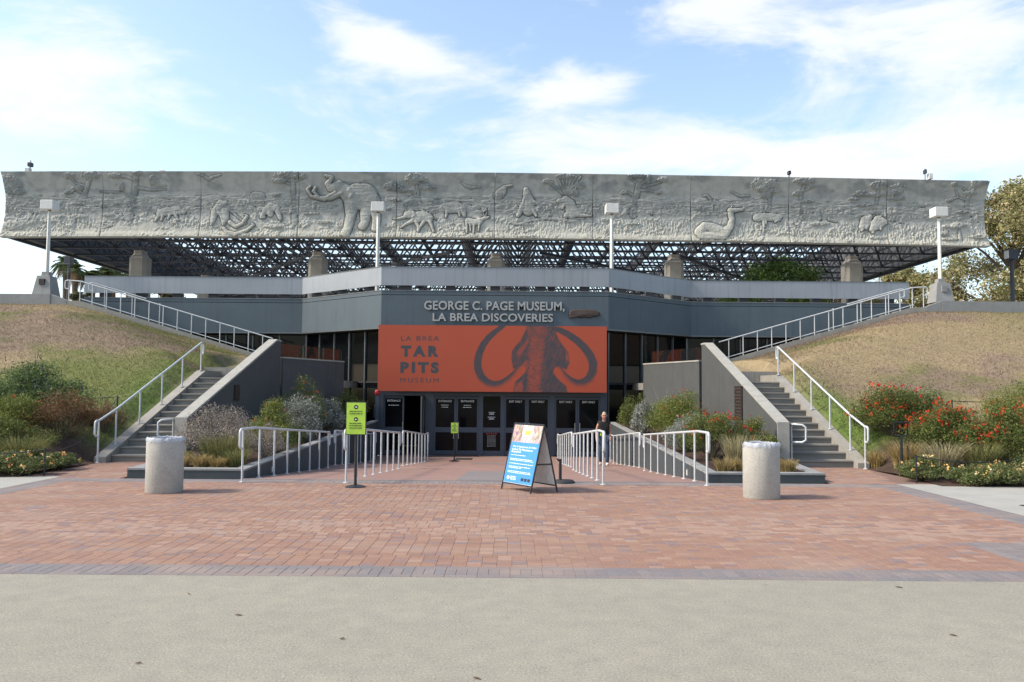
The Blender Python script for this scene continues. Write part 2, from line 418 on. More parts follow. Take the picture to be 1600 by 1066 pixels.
# --- pavers
FIELD = [(.275, .156, .110), (.255, .145, .104), (.29, .172, .120), (.235, .138, .104), (.268, .152, .112), (.295, .178, .118)]
LIGHT = [(.35, .235, .178), (.325, .213, .163), (.365, .25, .19)]
GREY = [(.198, .170, .165), (.185, .165, .163), (.21, .182, .176), (.178, .166, .168)]
slots = []      # (x0,x1,y0,y1,colour,kind)
def pick(a):
    f = rnd.uniform(.95, 1.05); c_ = rnd.choice(a); m_ = (.268, .162, .118) if a is FIELD or a is LIGHT else c_; return tuple((c * .62 + q * .38) * f for c, q in zip(c_, m_))
def fieldcol(x, y):
    lightp = .06 + .48 * math.exp(-((y - 10.15 - .03 * x) / .62) ** 2)
    greyp = .10
    u = rnd.random()
    if u < lightp: return pick(LIGHT)
    if u < lightp + greyp: return pick([(.225, .150, .135), (.21, .140, .128), (.21, .155, .148)])
    return pick(FIELD)
JT = .003
def fill(x0, x1, y0, y1, L, W, colf, kind, stagger=None, clip=None):
    y = y0; k = 0; off = 0
    while y < y1 - W * .5:
        if stagger == 'group':
            if rnd.random() < .3: off = rnd.choice([0, L / 2, L / 3])
        elif stagger == 'half': off = (k % 2) * L / 2
        x = x0 - off
        while x < x1 - .01:
            a, b = max(x, x0), min(x + L, x1)
            if b - a > .03 and (clip is None or clip((a + b) / 2, y + W / 2)):
                slots.append((a + JT / 2, b - JT / 2, y + JT / 2, min(y + W, y1) - JT / 2, colf((a + b) / 2, y), kind))
            x += L
        y += W; k += 1
gcol = lambda x, y: pick(GREY)
INX0, INX1, INY0, INY1 = 5.78, 7.3, 8.02, 9.52       # grey inset on the right
inside_inset = lambda x, y: INX0 < x < INX1 and INY0 < y < INY1
# front border: stretcher, soldier, stretcher
fill(-7.75, 7.75, 7.57, 7.67, .3, .1, gcol, 'border'); fill(-7.75, 7.75, 7.67, 7.91, .1, .24, gcol, 'border'); fill(-7.75, 7.75, 7.91, 8.01, .3, .1, gcol, 'border')
fill(-7.27, 7.27, 8.015, 14.86, .147, .105, fieldcol, 'field', 'group', lambda x, y: not inside_inset(x, y))
for s in (-1, 1):
    x0, x1 = (-7.75, -7.27) if s < 0 else (7.27, 7.75)
    fill(x0, x0 + .1, 8.015, 14.86, .1, .3, gcol, 'side'); fill(x0 + .1, x1 - .1, 8.015, 14.86, .28, .1, gcol, 'side'); fill(x1 - .1, x1, 8.015, 14.86, .1, .3, gcol, 'side')
fill(-7.75, 7.75, 14.865, 14.965, .3, .1, gcol, 'cross'); fill(-7.75, 7.75, 14.965, 15.205, .1, .24, gcol, 'cross'); fill(-7.75, 7.75, 15.205, 15.34, .3, .13, gcol, 'cross')
fill(INX0, INX0 + .1, 8.02, 9.52, .1, .3, gcol, 'inset'); fill(INX0 + .1, INX0 + .62, 8.02, 9.52, .26, .1, gcol, 'inset'); fill(INX0 + .62, 7.25, 9.1, 9.52, .1, .21, gcol, 'inset')
for s in (-1, 1):
    edge = lambda x, y: 6.6 < abs(x) < 7.75 + (y - 15.3) * .26
    a, b = (-8.75, -6.6) if s < 0 else (6.6, 8.75)
    fill(a, b, 15.38, 18.72, .147, .105, fieldcol, 'approach', 'group', edge)
quad_sheet('inset_slab', [(INX0 + .64, 7.25, 8.03, 9.08)], .0, M['concrete'])
def paver_arrays(sl):
    n = len(sl); V = np.zeros((n, 8, 3), np.float32); a = np.array([q[:4] for q in sl], np.float32); zt = rg.normal(0, .0003, n)
    e = .002
    for i, (ix, iy) in enumerate([(0, 2), (1, 2), (1, 3), (0, 3)]):
        V[:, i, 0] = a[:, ix]; V[:, i, 1] = a[:, iy]; V[:, i, 2] = -.0022
        V[:, 4 + i, 0] = a[:, ix] + (e if ix == 0 else -e); V[:, 4 + i, 1] = a[:, iy] + (e if iy == 2 else -e); V[:, 4 + i, 2] = zt + .0004
    f = np.array([(4, 5, 6, 7), (0, 1, 5, 4), (1, 2, 6, 5), (2, 3, 7, 6), (3, 0, 4, 7)])
    F = (np.arange(n)[:, None, None] * 8 + f[None]).reshape(-1, 4)
    col = np.repeat(np.array([q[4] for q in sl], np.float32), 8, axis=0)
    return V.reshape(-1, 3), F, col
def inview(q): return abs((q[0] + q[1]) / 2 - .65) < .62 * (q[2]) + .15
single, rest = [], []
for kind, lim in (('field', 300), ('border', 290)):
    cand = sorted([q for q in slots if q[5] == kind and inview(q)], key=lambda q: q[2])[:lim]; single += cand
sid = {id(q) for q in single}
rest = [q for q in slots if id(q) not in sid]
shared = {}
for q in single:
    L, W = round(q[1] - q[0], 3), round(q[3] - q[2], 3); nm = 'brick' if q[5] == 'field' else 'border_brick'
    if (L, W, nm) not in shared:
        V, F, c = paver_arrays([(-L / 2, L / 2, -W / 2, W / 2, (1, 1, 1), '')]); o = np_obj(nm, V, F, M['brick1'], plaza); shared[(L, W, nm)] = o
    else:
        o = shared[(L, W, nm)].copy(); C.objects.link(o)
    o.location = ((q[0] + q[1]) / 2, (q[2] + q[3]) / 2, rnd.gauss(0, .0003)); o.color = (*q[4], 1)
V, F, col = paver_arrays(rest); tag(np_obj('brick_field', V, F, M['brick'], plaza, col), kind='stuff')

# --- ramp down to the doors
RP = [(15.36, -.004), (15.5, -.004), (21.9, -.42), (22.8, -.42), (28.6, -.83), (33.5, -.83)]
def rz(y):
    if y <= RP[0][0]: return 0.0
    for (a, b), (c, d) in zip(RP, RP[1:]):
        if y <= c: return b + (d - b) * (y - a) / (c - a)
    return RP[-1][1]
m = MB()
for (a, b), (c, d) in zip(RP, RP[1:]): m.add([(-4.32, a, b), (4.32, a, b), (4.32, c, d), (-4.32, c, d)], [(0, 1, 2, 3)])
rampo = struct(m.build('entrance_ramp', M['ramp']))
M['greybrick'] = mat('grey_brick_patch', (.20, .172, .162), (.165, .145, .14), scale=9, rough=.9)
def patch(name, x0, x1, y0, y1):
    k = MB(); n = 6
    for i in range(n):
        a = y0 + (y1 - y0) * i / n; b = y0 + (y1 - y0) * (i + 1) / n
        k.add([(x0, a, rz(a) + .004), (x1, a, rz(a) + .004), (x1, b, rz(b) + .004), (x0, b, rz(b) + .004)], [(0, 1, 2, 3)])
    return k.build(name, M['greybrick'], rampo)
patch('grey_brick_patch', -.38, .62, 15.5, 20.5); patch('grey_brick_patch', -.6, .7, 25.8, 27.4); patch('grey_brick_patch', -4.3, 4.3, 15.365, 15.48)
box('door_mat', M['rubber'], rampo, -1.35, -.75, 29.6, 30.3, -.829, -.82)

# --- grass mounds
def cheek_z(Y): return .151 / .4231 * (Y - 18.7) + .15
def mound_z(X, Y):
    U = np.abs(X)
    t = np.clip((Y - 16.2) / (32.8 - 16.2), 0, 1); g = .5 * t + .5 * t * t * (3 - 2 * t)
    z1 = 5.02 * g
    top = np.clip(2.93 + .29 * (U - 9.55) - .10, 2.25, 4.98)
    k = .45; h = np.clip(.5 + .5 * (top - z1) / k, 0, 1); z = top * (1 - h) + z1 * h - k * h * (1 - h)
    ck = cheek_z(np.minimum(Y, 24.2)) - .02 + np.maximum(0, U - 8.6) * .5
    z = np.where(Y < 25.7, np.minimum(z, np.maximum(ck, .03)), z)
    z = np.where((Y >= 25.7) & (U < 9.4), np.minimum(np.maximum(2.75, z), 2.27 + .11 * (Y - 25.7) + np.maximum(0, U - 8.5) * 1.2), z)
    z = z + (fbm(X * .8, Y * .8, 4, 3) - .5) * .10 * sstep(U, 8.9, 10)
    z = np.maximum(z, np.maximum(.012 + (Y - 15) * .03, .012))
    ed = np.minimum(U - (7.72 + (np.minimum(Y, 18.7) - 15.3) * .26), Y - 15.15) + np.where(Y > 18.75, 5, 0)
    z = np.where(Y < 19.5, .004 + (z - .004) * sstep(ed, .02, .55), z)
    return z
def lawn_col(X, Y):
    U = np.abs(X); n1 = fbm(X * .35 + 3, Y * .35, 4, 21); n2 = fbm(X * 1.3, Y * 2.6, 4, 33); n3 = fbm(X * .16 + 9, Y * .22, 3, 5)
    green = np.array([.135, .145, .05]); straw = np.array([.29, .228, .13]); dirt = np.array([.20, .145, .112]); dgreen = np.array([.10, .15, .035])
    left = (X < 0)
    gw = np.where(left, sstep(n1, .40, .56), sstep(n1, .55, .75) * .7)
    # greener near the lower flight and the foot of the slope, worn along the ridge
    near = np.exp(-((U - 8.9) / .8) ** 2) * sstep(Y, 26.5, 22) * 1.0
    cheek = np.exp(-(((Y - 31.6) / 1.6) ** 2)) * sstep(U, 15.5, 11.0) * .6
    low = np.where(left, sstep(Y, 23.5, 19.5) * .6, sstep(Y, 20.5, 18) * .35)
    gw = np.clip(gw + near + cheek + low, 0, 1)
    if True: gw = np.where(~left, np.maximum(gw, sstep(X, 15, 21) * .45), gw)
    dw = sstep(n3 + .35 * n2, .60, .82) * .85
    ridge = np.where(left, np.exp(-(((Y - 26.3 - .45 * (U - 10)) / 1.8) ** 2)) * .9, np.exp(-(((Y - 25 - .1 * (U - 12)) / 4) ** 2)) * .35)
    dw = np.clip(np.maximum(dw, ridge * sstep(n2, .3, .6)), 0, 1) * (1 - .7 * near)
    c = straw[None] * np.ones((X.size, 1)); f = lambda a: a.reshape(-1, 1)
    c = c * (1 - f(gw)) + (green[None] * (1 - f(near)) + dgreen[None] * f(near)) * f(gw)
    c = c * (1 - f(dw)) + dirt[None] * f(dw)
    return c * (.75 + .5 * f(n2))
def mound(side):
    us = np.concatenate([np.arange(7.45, 22, .17), np.arange(22, 60, 1.0)]); ys = np.arange(15.1, 33.05, .17)
    Xg, Yg = np.meshgrid(us * side, ys, indexing='ij'); Z = mound_z(Xg, Yg)
    nu, ny = Xg.shape; V = np.stack([Xg, Yg, Z], -1).reshape(-1, 3)
    i, j = np.meshgrid(np.arange(nu - 1), np.arange(ny - 1), indexing='ij'); a = i * ny + j
    F = np.stack([a, a + ny, a + ny + 1, a + 1], -1).reshape(-1, 4)
    if side < 0: F = F[:, ::-1]
    cu = np.abs(V[F].mean(1)[:, 0]); cy = V[F].mean(1)[:, 1]
    keep = ((cu > 8.55) | (cy > 25.75)) & ~((cy < 18.8) & (cu < 7.72 + (cy - 15.3) * .26)) & ~((cy < (15.36 if side < 0 else 15.0)) & (cu > 7.7))
    F = F[keep]; col = lawn_col(V[:, 0], V[:, 1])
    bed = sstep(V[:, 1], 19.4, 18.6) * (np.abs(V[:, 0]) > 0)
    col = col * (1 - bed[:, None]) + np.array([.075, .05, .038])[None] * bed[:, None] * (.7 + .6 * fbm(V[:, 0] * 5, V[:, 1] * 5, 3, 8))[:, None]
    o = struct(np_obj('grass_mound', V, np.ascontiguousarray(F), M['lawn'], None, col, True))
    # short dry blades
    n = 95000; X = (8.75 + (24 - 8.75) * rg.random(n) ** 1.25) * side; Y = 19.0 + (33 - 19.0) * rg.random(n)
    Zb = mound_z(X, Y) - .01; c = lawn_col(X, Y) * rg.uniform(.75, 1.45, (n, 1))
    pt = fbm(X * 1.3, Y * 2.6, 4, 33); h = rg.uniform(.025, .075, n) * (.4 + 1.1 * pt); wd = rg.uniform(.006, .013, n)
    an = rg.uniform(0, math.pi, n); ln = rg.normal(0, .6, (n, 2)) * h[:, None]
    P = np.stack([X, Y, Zb], -1); T = np.stack([np.cos(an) * wd, np.sin(an) * wd, 0 * wd], -1)
    tip = P + np.stack([ln[:, 0], ln[:, 1], h], -1)
    V = np.stack([P - T, P + T, tip], 1).reshape(-1, 3); F = np.arange(3 * n).reshape(-1, 3)
    g = np_obj('lawn_grass', V, F, M['blade'], None, np.repeat(c, 3, 0))
    tag(g, ('patchy green and dry lawn on the left grass slope' if side < 0 else 'straw coloured dry lawn on the right grass slope'), 'grass', kind='stuff')
mound(-1); mound(1)
# terrace on top, behind the parapet
quad_sheet('terrace', [(-90, 90, 34.62, 140), (-90, -17.25, 33.3, 34.62), (17.25, 90, 33.3, 34.62)], 5.0, M['terrace'])

# ================================================================== STAIRS, WALLS, PLANTERS
SIDE = {-1: 'left', 1: 'right'}
def sx(s, a, b): return (min(s * a, s * b), max(s * a, s * b))
for s in (-1, 1):
    side = SIDE[s]
    st = thing('staircase', f'lower concrete staircase climbing beside the {side} grass slope', 'staircase', (s * 7.6, 18.7, 0), group='lower stair flights')
    a, b = sx(s, 6.84, 8.34); tread = .4231; rise = .151
    for i in range(13):
        y = 18.7 + i * tread; m = MB()
        m.prism([(y, -.05 if i == 0 else i * rise - .02), (y, (i + 1) * rise - .045), (y - .025, (i + 1) * rise - .03), (y - .02, (i + 1) * rise), (y + tread + .02, (i + 1) * rise), (y + tread + .02, i * rise - .02)], 'x', a, b)
        m.build('step', M['step'], st)
    a2, b2 = sx(s, 8.343, 8.60)
    MB().prism([(18.45, -.05), (18.45, .12), (18.6, .17), (24.3, cheek_z(24.2) + .06), (25.6, cheek_z(24.2) + .06), (25.6, -.05)], 'x', a2, b2).build('cheek_wall', M['stone'], st)
    box('landing', M['step'], st, *sx(s, 6.84, 8.34), 24.205, 26.4, 1.7, 1.963)
    rw = thing('retaining_wall', f'low concrete retaining wall at the top of the {side} lower stairs', 'wall', (s * 8.2, 25.7, 1.9), group='stair landing walls')
    for k in range(2):
        x0 = 7.45 + k * .73; box('panel', M['stone'], rw, *sx(s, x0, x0 + .722), 25.62, 25.8, 1.5, 2.30)
    # sloping side wall with coping
    wl = thing('stair_side_wall', f'grey painted sloping wall with pale coping beside the {side} stairs', 'wall', (s * 6.7, 18.5, 0), group='sloping stair walls')
    a, b = sx(s, 6.60, 6.835)
    MB().prism([(18.53, -.3), (18.53, .97), (25.45, 3.12), (25.9, 3.12), (25.9, -.6)], 'x', a, b).build('wall_face', M['wall'], wl)
    a3, b3 = sx(s, 6.585, 6.85)
    MB().prism([(18.50, -.05), (18.50, 1.01), (25.45, 3.175), (25.92, 3.175), (25.92, 3.123), (25.45, 3.123), (18.532, .972), (18.532, -.05)], 'x', a3, b3).build('coping', M['coping'], wl)
    p0 = Vector((s * 6.60, 25.6, 0)); p1 = Vector((s * 5.37, 29.75, 0)); d = (p1 - p0).normalized(); nrm = Vector((d.y, -d.x, 0)) * (1 if s > 0 else -1)
    def strip(name, material, off0, off1, z0, z1, t0=0.0, t1=1.0, zz=0.0, parent=wl):
        q0 = p0 + (p1 - p0) * t0; q1 = p0 + (p1 - p0) * t1
        P = [q0 + nrm * off0, q1 + nrm * off0, q1 + nrm * off1, q0 + nrm * off1]
        vs = [(p.x, p.y, z0) for p in P] + [(p.x, p.y, z1) for p in P]
        return np_obj(name, vs, [(0, 1, 2, 3), (4, 5, 6, 7), (0, 1, 5, 4), (1, 2, 6, 5), (2, 3, 7, 6), (3, 0, 4, 7)], material, parent)
    strip('balcony_wall', M['wall'], .02, .2, -.9, 2.61, .075, 1.0)
    strip('balcony_coping', M['coping'], 0.0, .22, 2.612, 2.655, .075, 1.0)
    bal = thing('glass_balustrade', f'frameless glass balustrade on top of the {side} balcony wall', 'balustrade', tuple(p0 + Vector((0, 0, 2.65))), group='glass balustrades')
    for k in range(3):
        strip('glass_pane', M['clearglass'], .09, .105, 2.657, 3.06, .08 + k * .305, .08 + (k + 1) * .305 - .01, parent=bal)
    # planter
    pl = thing('planter', f'raised planting bed with dark painted walls {side} of the ramp', 'planter', (s * 5.5, 15.6, 0), group='ramp side planters')
    a, b = sx(s, 4.325, 6.52)
    MB().box(a, b, 15.56, 15.76, -.05, .135).build('front_kerb', M['planter'], pl)
    MB().box(a - .008, b + .008, 15.55, 15.775, .137, .172).build('kerb_coping', M['kerb'], pl)
    a, b = sx(s, 4.327, 4.52)
    ys = [15.765, 19, 22, 25, 28, 31.0]
    top = lambda y: .135 + (y - 15.56) / 15.44 * .33
    MB().prism([(y, rz(y) - .3) for y in ys] + [(y, top(y)) for y in ys[::-1]], 'x', a, b).build('side_wall', M['planter'], pl)
    MB().prism([(y if i else 15.778, top(y) + .002) for i, y in enumerate(ys)] + [(y if i < 5 else 15.778, top(y) + .037) for i, y in enumerate(ys[::-1])], 'x', a - .01, b + .01).build('wall_coping', M['kerb'], pl)
    MB().prism([(s * 6.33, 15.78), (s * 6.52, 15.78), (s * 6.82, 18.49), (s * 6.60, 18.49)][::s], 'z', -.05, .135).build('return_kerb', M['planter'], pl)
    MB().prism([(s * 6.322, 15.78), (s * 6.528, 15.78), (s * 6.828, 18.49), (s * 6.592, 18.49)][::s], 'z', .137, .17).build('return_coping', M['kerb'], pl)
    us = np.linspace(4.5, 6.62, 20); yy = np.linspace(15.7, 31.2, 70); Xg, Yg = np.meshgrid(us * s, yy, indexing='ij')
    Zg = .09 + (Yg - 15.6) * .02 + (np.abs(Xg) - 4.5) * .07 * sstep(Yg, 16, 20) + (fbm(Xg * 4, Yg * 4, 3, 2) - .5) * .07
    V = np.stack([Xg, Yg, Zg], -1).reshape(-1, 3); i, j = np.meshgrid(np.arange(19), np.arange(69), indexing='ij'); q = i * 70 + j
    F = np.stack([q, q + 70, q + 71, q + 1], -1).reshape(-1, 4); F = F if s > 0 else F[:, ::-1]
    np_obj('soil', V, np.ascontiguousarray(F), M['soil'], pl, None, True)
    # upper flight along the facade
    us_ = thing('staircase', f'upper concrete staircase rising along the {side} side of the facade', 'staircase', (s * 9, 33.5, 1.96), group='upper stair flights')
    for i in range(20):
        x = 6.6 + i * .515
        box('step', M['step'], us_, *sx(s, x, x + .53), 33.205, 34.16, 1.90, 1.96 + (i + 1) * .152 - .001 * (i % 2))
    pts = [(8.9, 2.45), (8.9, 2.83), (16.75, 5.10), (17.25, 5.10), (17.25, 4.6), (16.9, 4.6)]
    MB().prism([(s * p, q) for p, q in pts], 'y', 33.03, 33.2).build('cheek_wall', M['stone'], us_)
    box('platform', M['step'], us_, *sx(s, 5.4, 7.42), 29.9, 33.2, 1.7, 1.955)
    kb = thing('terrace_kerb', f'long concrete kerb wall along the crest of the {side} grass slope', 'wall', (s * 30, 33.2, 5), group='terrace kerbs')
    for k in range(9):
        x0 = 17.9 + k * 4.2; box('kerb_block', M['kerb'], kb, *sx(s, x0, x0 + 4.19), 33.0, 33.35, 4.6, 5.36)
    MB().prism([(s * 17.255, 4.6), (s * 17.255, 5.12), (s * 17.89, 5.36), (s * 17.89, 4.6)], 'y', 33.02, 33.33).build('kerb_ramp', M['kerb'], kb)

# ================================================================== MUSEUM BUILDING
mus = thing('museum_building', 'low museum with slate blue fascia, open roof lattice and animal frieze', 'museum', (0, 31, -.83))
PATH = [(-17.2, 34.3), (-8.1, 34.3), (-4.28, 31.0), (4.28, 31.0), (8.1, 34.3), (17.2, 34.3)]
def inner(pts, off):
    """path offset to the inside (+Y) by off with mitred corners"""
    out = []
    for i, p in enumerate(pts):
        p = Vector(p); ns = []
        for a, b in ((i - 1, i), (i, i + 1)):
            if a >= 0 and b < len(pts):
                d = (Vector(pts[b]) - Vector(pts[a])).normalized(); ns.append(Vector((-d.y, d.x)))
        n = sum(ns, Vector((0, 0))).normalized(); out.append(p + n * off / max(.3, n.dot(ns[0])))
    return out
def run(name, material, off0, off1, z0, z1, parent=mus, segs=range(5)):
    A, B = inner(PATH, off0), inner(PATH, off1); r = []
    for i in segs:
        P = [A[i], A[i + 1], B[i + 1], B[i]]
        if i < 4: P[1] = A[i + 1] - (A[i + 1] - A[i]).normalized() * .004; P[2] = B[i + 1] - (B[i + 1] - B[i]).normalized() * .004
        vs = [(p.x, p.y, z0) for p in P] + [(p.x, p.y, z1) for p in P]
        r.append(np_obj(name, vs, [(3, 2, 1, 0), (4, 5, 6, 7), (0, 1, 5, 4), (1, 2, 6, 5), (2, 3, 7, 6), (3, 0, 4, 7)], material, parent))
    return r
run('fascia_wall', M['slate'], 0.0, .3, 3.985, 5.205)
run('fascia_recess', M['void'], .03, .3, 5.205, 5.225)
run('fascia_cap', M['slate'], -.004, .3, 5.225, 5.372)
run('cap_flashing', M['kerb'], -.02, .32, 5.374, 5.392)
run('drip_edge', M['mullion'], -.015, .12, 3.93, 3.982)
run('parapet_band', M['band'], -.03, .06, 5.57, 6.26)
run('parapet_cap', M['mullion'], -.045, .10, 6.262, 6.285)
A = inner(PATH, .12)
for i in range(5):
    L = (A[i + 1] - A[i]).length; n = max(2, round(L / 1.55))
    for k in range(n):
        p = A[i] + (A[i + 1] - A[i]) * ((k + .5) / n); box('parapet_post', M['frame_dark'], mus, p.x - .18, p.x + .18, p.y - .03, p.y + .3, 5.394, 5.60)
# soffit, interior darkness
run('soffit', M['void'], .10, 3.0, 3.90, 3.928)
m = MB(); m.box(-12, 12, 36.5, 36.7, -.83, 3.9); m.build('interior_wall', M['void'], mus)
# angled glazing on both sides of the entrance
G = [(-12.5, 34.75), (-8.0, 34.75), (-4.3, 31.55), (4.3, 31.55), (8.0, 34.75), (12.5, 34.75)]
def glaz(a, b, n, z0, z1, m_every=True):
    a, b = Vector(a), Vector(b); d = (b - a); u = d.normalized(); nn_ = Vector((u.y, -u.x))
    for k in range(n):
        p, q = a + d * (k / n) + u * .03, a + d * ((k + 1) / n) - u * .03
        for (za, zb) in ((z0, 1.9), (1.96, z1)) if z0 < 1.5 else ((z0, z1),):
            vs = [(p.x, p.y, za), (q.x, q.y, za), (q.x, q.y, zb), (p.x, p.y, zb)]
            vs += [(v[0] - nn_.x * .02, v[1] - nn_.y * .02, v[2]) for v in vs]
            np_obj('window_pane', vs, [(0, 1, 2, 3), (7, 6, 5, 4), (0, 4, 5, 1), (1, 5, 6, 2), (2, 6, 7, 3), (3, 7, 4, 0)], M['glass'], mus)
    if z0 < 1.5:
        mm = Matrix.Translation((a.x, a.y, 0)) @ Matrix.Rotation(math.atan2(u.y, u.x), 4, 'Z'); MB().box(.03, d.length - .03, -.03, .02, 1.89, 1.97, mm).build('transom', M['void'], mus)
    for k in range(n + 1):
        p = a + d * (k / n); mm = Matrix.Translation((p.x, p.y, 0)) @ Matrix.Rotation(math.atan2(u.y, u.x), 4, 'Z')
        MB().box(-.028, .028, -.07, .03, z0, z1, mm).build('mullion', M['mullion'], mus)
glaz(G[1], G[2], 5, -.83, 3.9); glaz(G[3], G[4], 5, -.83, 3.9); glaz(G[0], G[1], 4, 1.96, 3.9); glaz(G[4], G[5], 4, 1.96, 3.9)
# --- entrance front: frame and doors
DY = 31.5
def dx_(px): return (px - 800) / 1291 * DY + .65
def dzp(py, px=769): return 1.7 - (py - 607.7) * DY / 1291
front = []
FR = M['doorframe']
for a, b in ((591.5, 601), (666, 679.5), (749, 756), (783, 789), (859, 867), (938, 948.5)):
    box('door_post', FR, mus, dx_(a), dx_(b), DY - .09, DY + .12, -.83, 1.9)
box('door_header', FR, mus, -4.42, 4.28, DY - .085, DY + .12, 1.42, 1.98)
box('upper_wall', M['slate'], mus, -4.25, 4.25, 31.32, 31.6, 1.99, 3.95)
ZT, ZM1, ZM0, ZB = 1.40, .235, .045, -.80
def leaf(x0, x1, txt, sub, hinge=None):
    """one glazed door leaf: stiles, rails, two panes, pull handle"""
    cx = (x0 + x1) / 2; f = .065
    d = MB(); y0, y1 = DY - .045, DY + .01
    d.box(x0, x0 + f, y0, y1, ZB, ZT); d.box(x1 - f, x1, y0, y1, ZB, ZT)
    d.box(x0 + f, x1 - f, y0, y1, ZT - .09, ZT); d.box(x0 + f, x1 - f, y0, y1, ZM0, ZM1); d.box(x0 + f, x1 - f, y0, y1, ZB, ZB + .16)
    o = d.build('door', FR, mus)
    box('door_pane', M['glass'], o, x0 + f, x1 - f, y0 + .02, y0 + .035, ZM1, ZT - .09)
    box('door_pane', M['glass'], o, x0 + f, x1 - f, y0 + .02, y0 + .035, ZB + .16, ZM0)
    w_ = .50 if txt == 'ENTRANCE' else .49
    fit_text(txt, cx - w_ / 2, cx + w_ / 2, 1.185, 1.265, y0 + .019, M['white'], o, 'door_lettering', .004, .012)
    for k, (wd, zz) in enumerate(sub):
        mm = MB(); x = cx - wd / 2
        while x < cx + wd / 2 - .02:
            q = min(rnd.uniform(.05, .1), cx + wd / 2 - x); mm.box(x, x + q - .015, y0 + .014, y0 + .019, zz, zz + .022); x += q
        mm.build('small_print', M['white'], o)
    return o
def pull(o, x):
    MB().tube([(x, DY - .045, .42), (x, DY - .12, .42), (x, DY - .12, -.18), (x, DY - .045, -.18)], .016, 8).build('door_handle', M['steel'], o, True)
    return o
d1 = leaf(dx_(601), dx_(633), 'ENTRANCE', [(.42, 1.04)]); pull(d1, dx_(631.5))
d3 = leaf(dx_(679.5), dx_(713.7), 'ENTRANCE', [(.3, 1.06), (.26, .98)]); pull(d3, dx_(710.5))
d4 = leaf(dx_(714.2), dx_(749), 'ENTRANCE', [(.28, 1.06), (.34, .98)]); pull(d4, dx_(718))
ds = [leaf(dx_(a), dx_(b), 'EXIT ONLY', []) for a, b in ((789, 823.8), (824.2, 859), (867, 902.3), (902.7, 938))]
for o, x in zip(ds, (820.5, 827.5, 898.5, 906)): pull(o, dx_(x))
# the open leaf, swung outwards
od = thing('t', 't', 't'); bpy.data.objects.remove(od)
hx = dx_(666) - .03
dd = MB(); dd.box(hx - .05, hx, DY - .95, DY - .88, ZB, ZT); dd.box(hx - .05, hx, DY - .12, DY - .05, ZB, ZT); dd.box(hx - .05, hx, DY - .88, DY - .12, ZT - .09, ZT); dd.box(hx - .05, hx, DY - .88, DY - .12, ZM0, ZM1); dd.box(hx - .05, hx, DY - .88, DY - .12, ZB, ZB + .16)
oo = dd.build('door', M['mullion'], mus); oo['label'] = 'glazed door leaf standing open'
box('door_pane', M['glass'], oo, hx - .03, hx - .02, DY - .88, DY - .12, ZM1, ZT - .09); box('door_pane', M['glass'], oo, hx - .03, hx - .02, DY - .88, DY - .12, ZB + .16, ZM0)
MB().tube([(hx - .05, DY - .85, .0), (hx - .12, DY - .85, .0), (hx - .12, DY - .3, .0), (hx - .05, DY - .3, .0)], .02, 8).build('push_bar', M['steel'], oo, True)
# fixed panel between the door pairs
fx0, fx1 = dx_(756), dx_(783)
fp = box('fixed_panel', M['glass'], mus, fx0, fx1, DY - .03, DY - .01, -.8, 1.9)
box('panel_rail', FR, fp, fx0, fx1, DY - .05, DY - .005, .045, .235); box('panel_rail', FR, fp, fx0, fx1, DY - .05, DY - .005, -.83, -.64)
def printed(parent, cx, rows, Y, material, h=.02):
    for wd, zz in rows:
        mm = MB(); x = cx - wd / 2
        while x < cx + wd / 2 - .015:
            q = min(rnd.uniform(.04, .09), cx + wd / 2 - x); mm.box(x, x + q - .012, Y - .004, Y, zz, zz + h); x += q
        mm.build('small_print', material, parent)
cxp = (fx0 + fx1) / 2
printed(fp, cxp, [(.26, .80), (.18, .755), (.2, .72), (.3, .62), (.18, .575), (.22, .54)], DY - .031, M['white'], .018)
printed(fp, cxp, [(.34, -.08 - .045 * k) for k in range(10)], DY - .031, M['letters'], .013)
for k in range(5): MB().box(cxp - .2 + k * .085, cxp - .15 + k * .085, DY - .036, DY - .031, -.02, .02).build('pictogram', M['red'], fp)
# ================================================================== ROOF: columns, lattice, frieze
FY, HALF, ZB0, ZT0 = 40.0, 24.0, 9.03, 12.25
def column(x, y):
    k = MB(); r = .47; ch = .17
    oc = [(-r + ch, -r), (r - ch, -r), (r, -r + ch), (r, r - ch), (r - ch, r), (-r + ch, r), (-r, r - ch), (-r, -r + ch)]
    def ring(sc_, z): return [(x + a * sc_, y + b * sc_, z) for a, b in oc]
    rings = [ring(1, 5.0), ring(1, 8.55), ring(.62, 8.80), ring(.62, 8.98)]
    vs = [q for g in rings for q in g]; fs = [tuple(range(24, 32))]
    for i in range(3):
        for j in range(8): fs.append((i * 8 + j, i * 8 + (j + 1) % 8, i * 8 + 8 + (j + 1) % 8, i * 8 + 8 + j))
    k.add(vs, fs); k.build('column', M['column'], mus)
for i in range(5): column(-19.2 + 9.6 * i, 44.3)
for yy in (53.9, 63.5, 73.1):
    column(-19.2, yy); column(19.2, yy)
roof = box('roof_frame', M['frame_dark'], mus, -23.85, 23.85, 40.28, 40.40, 9.0, 9.16)
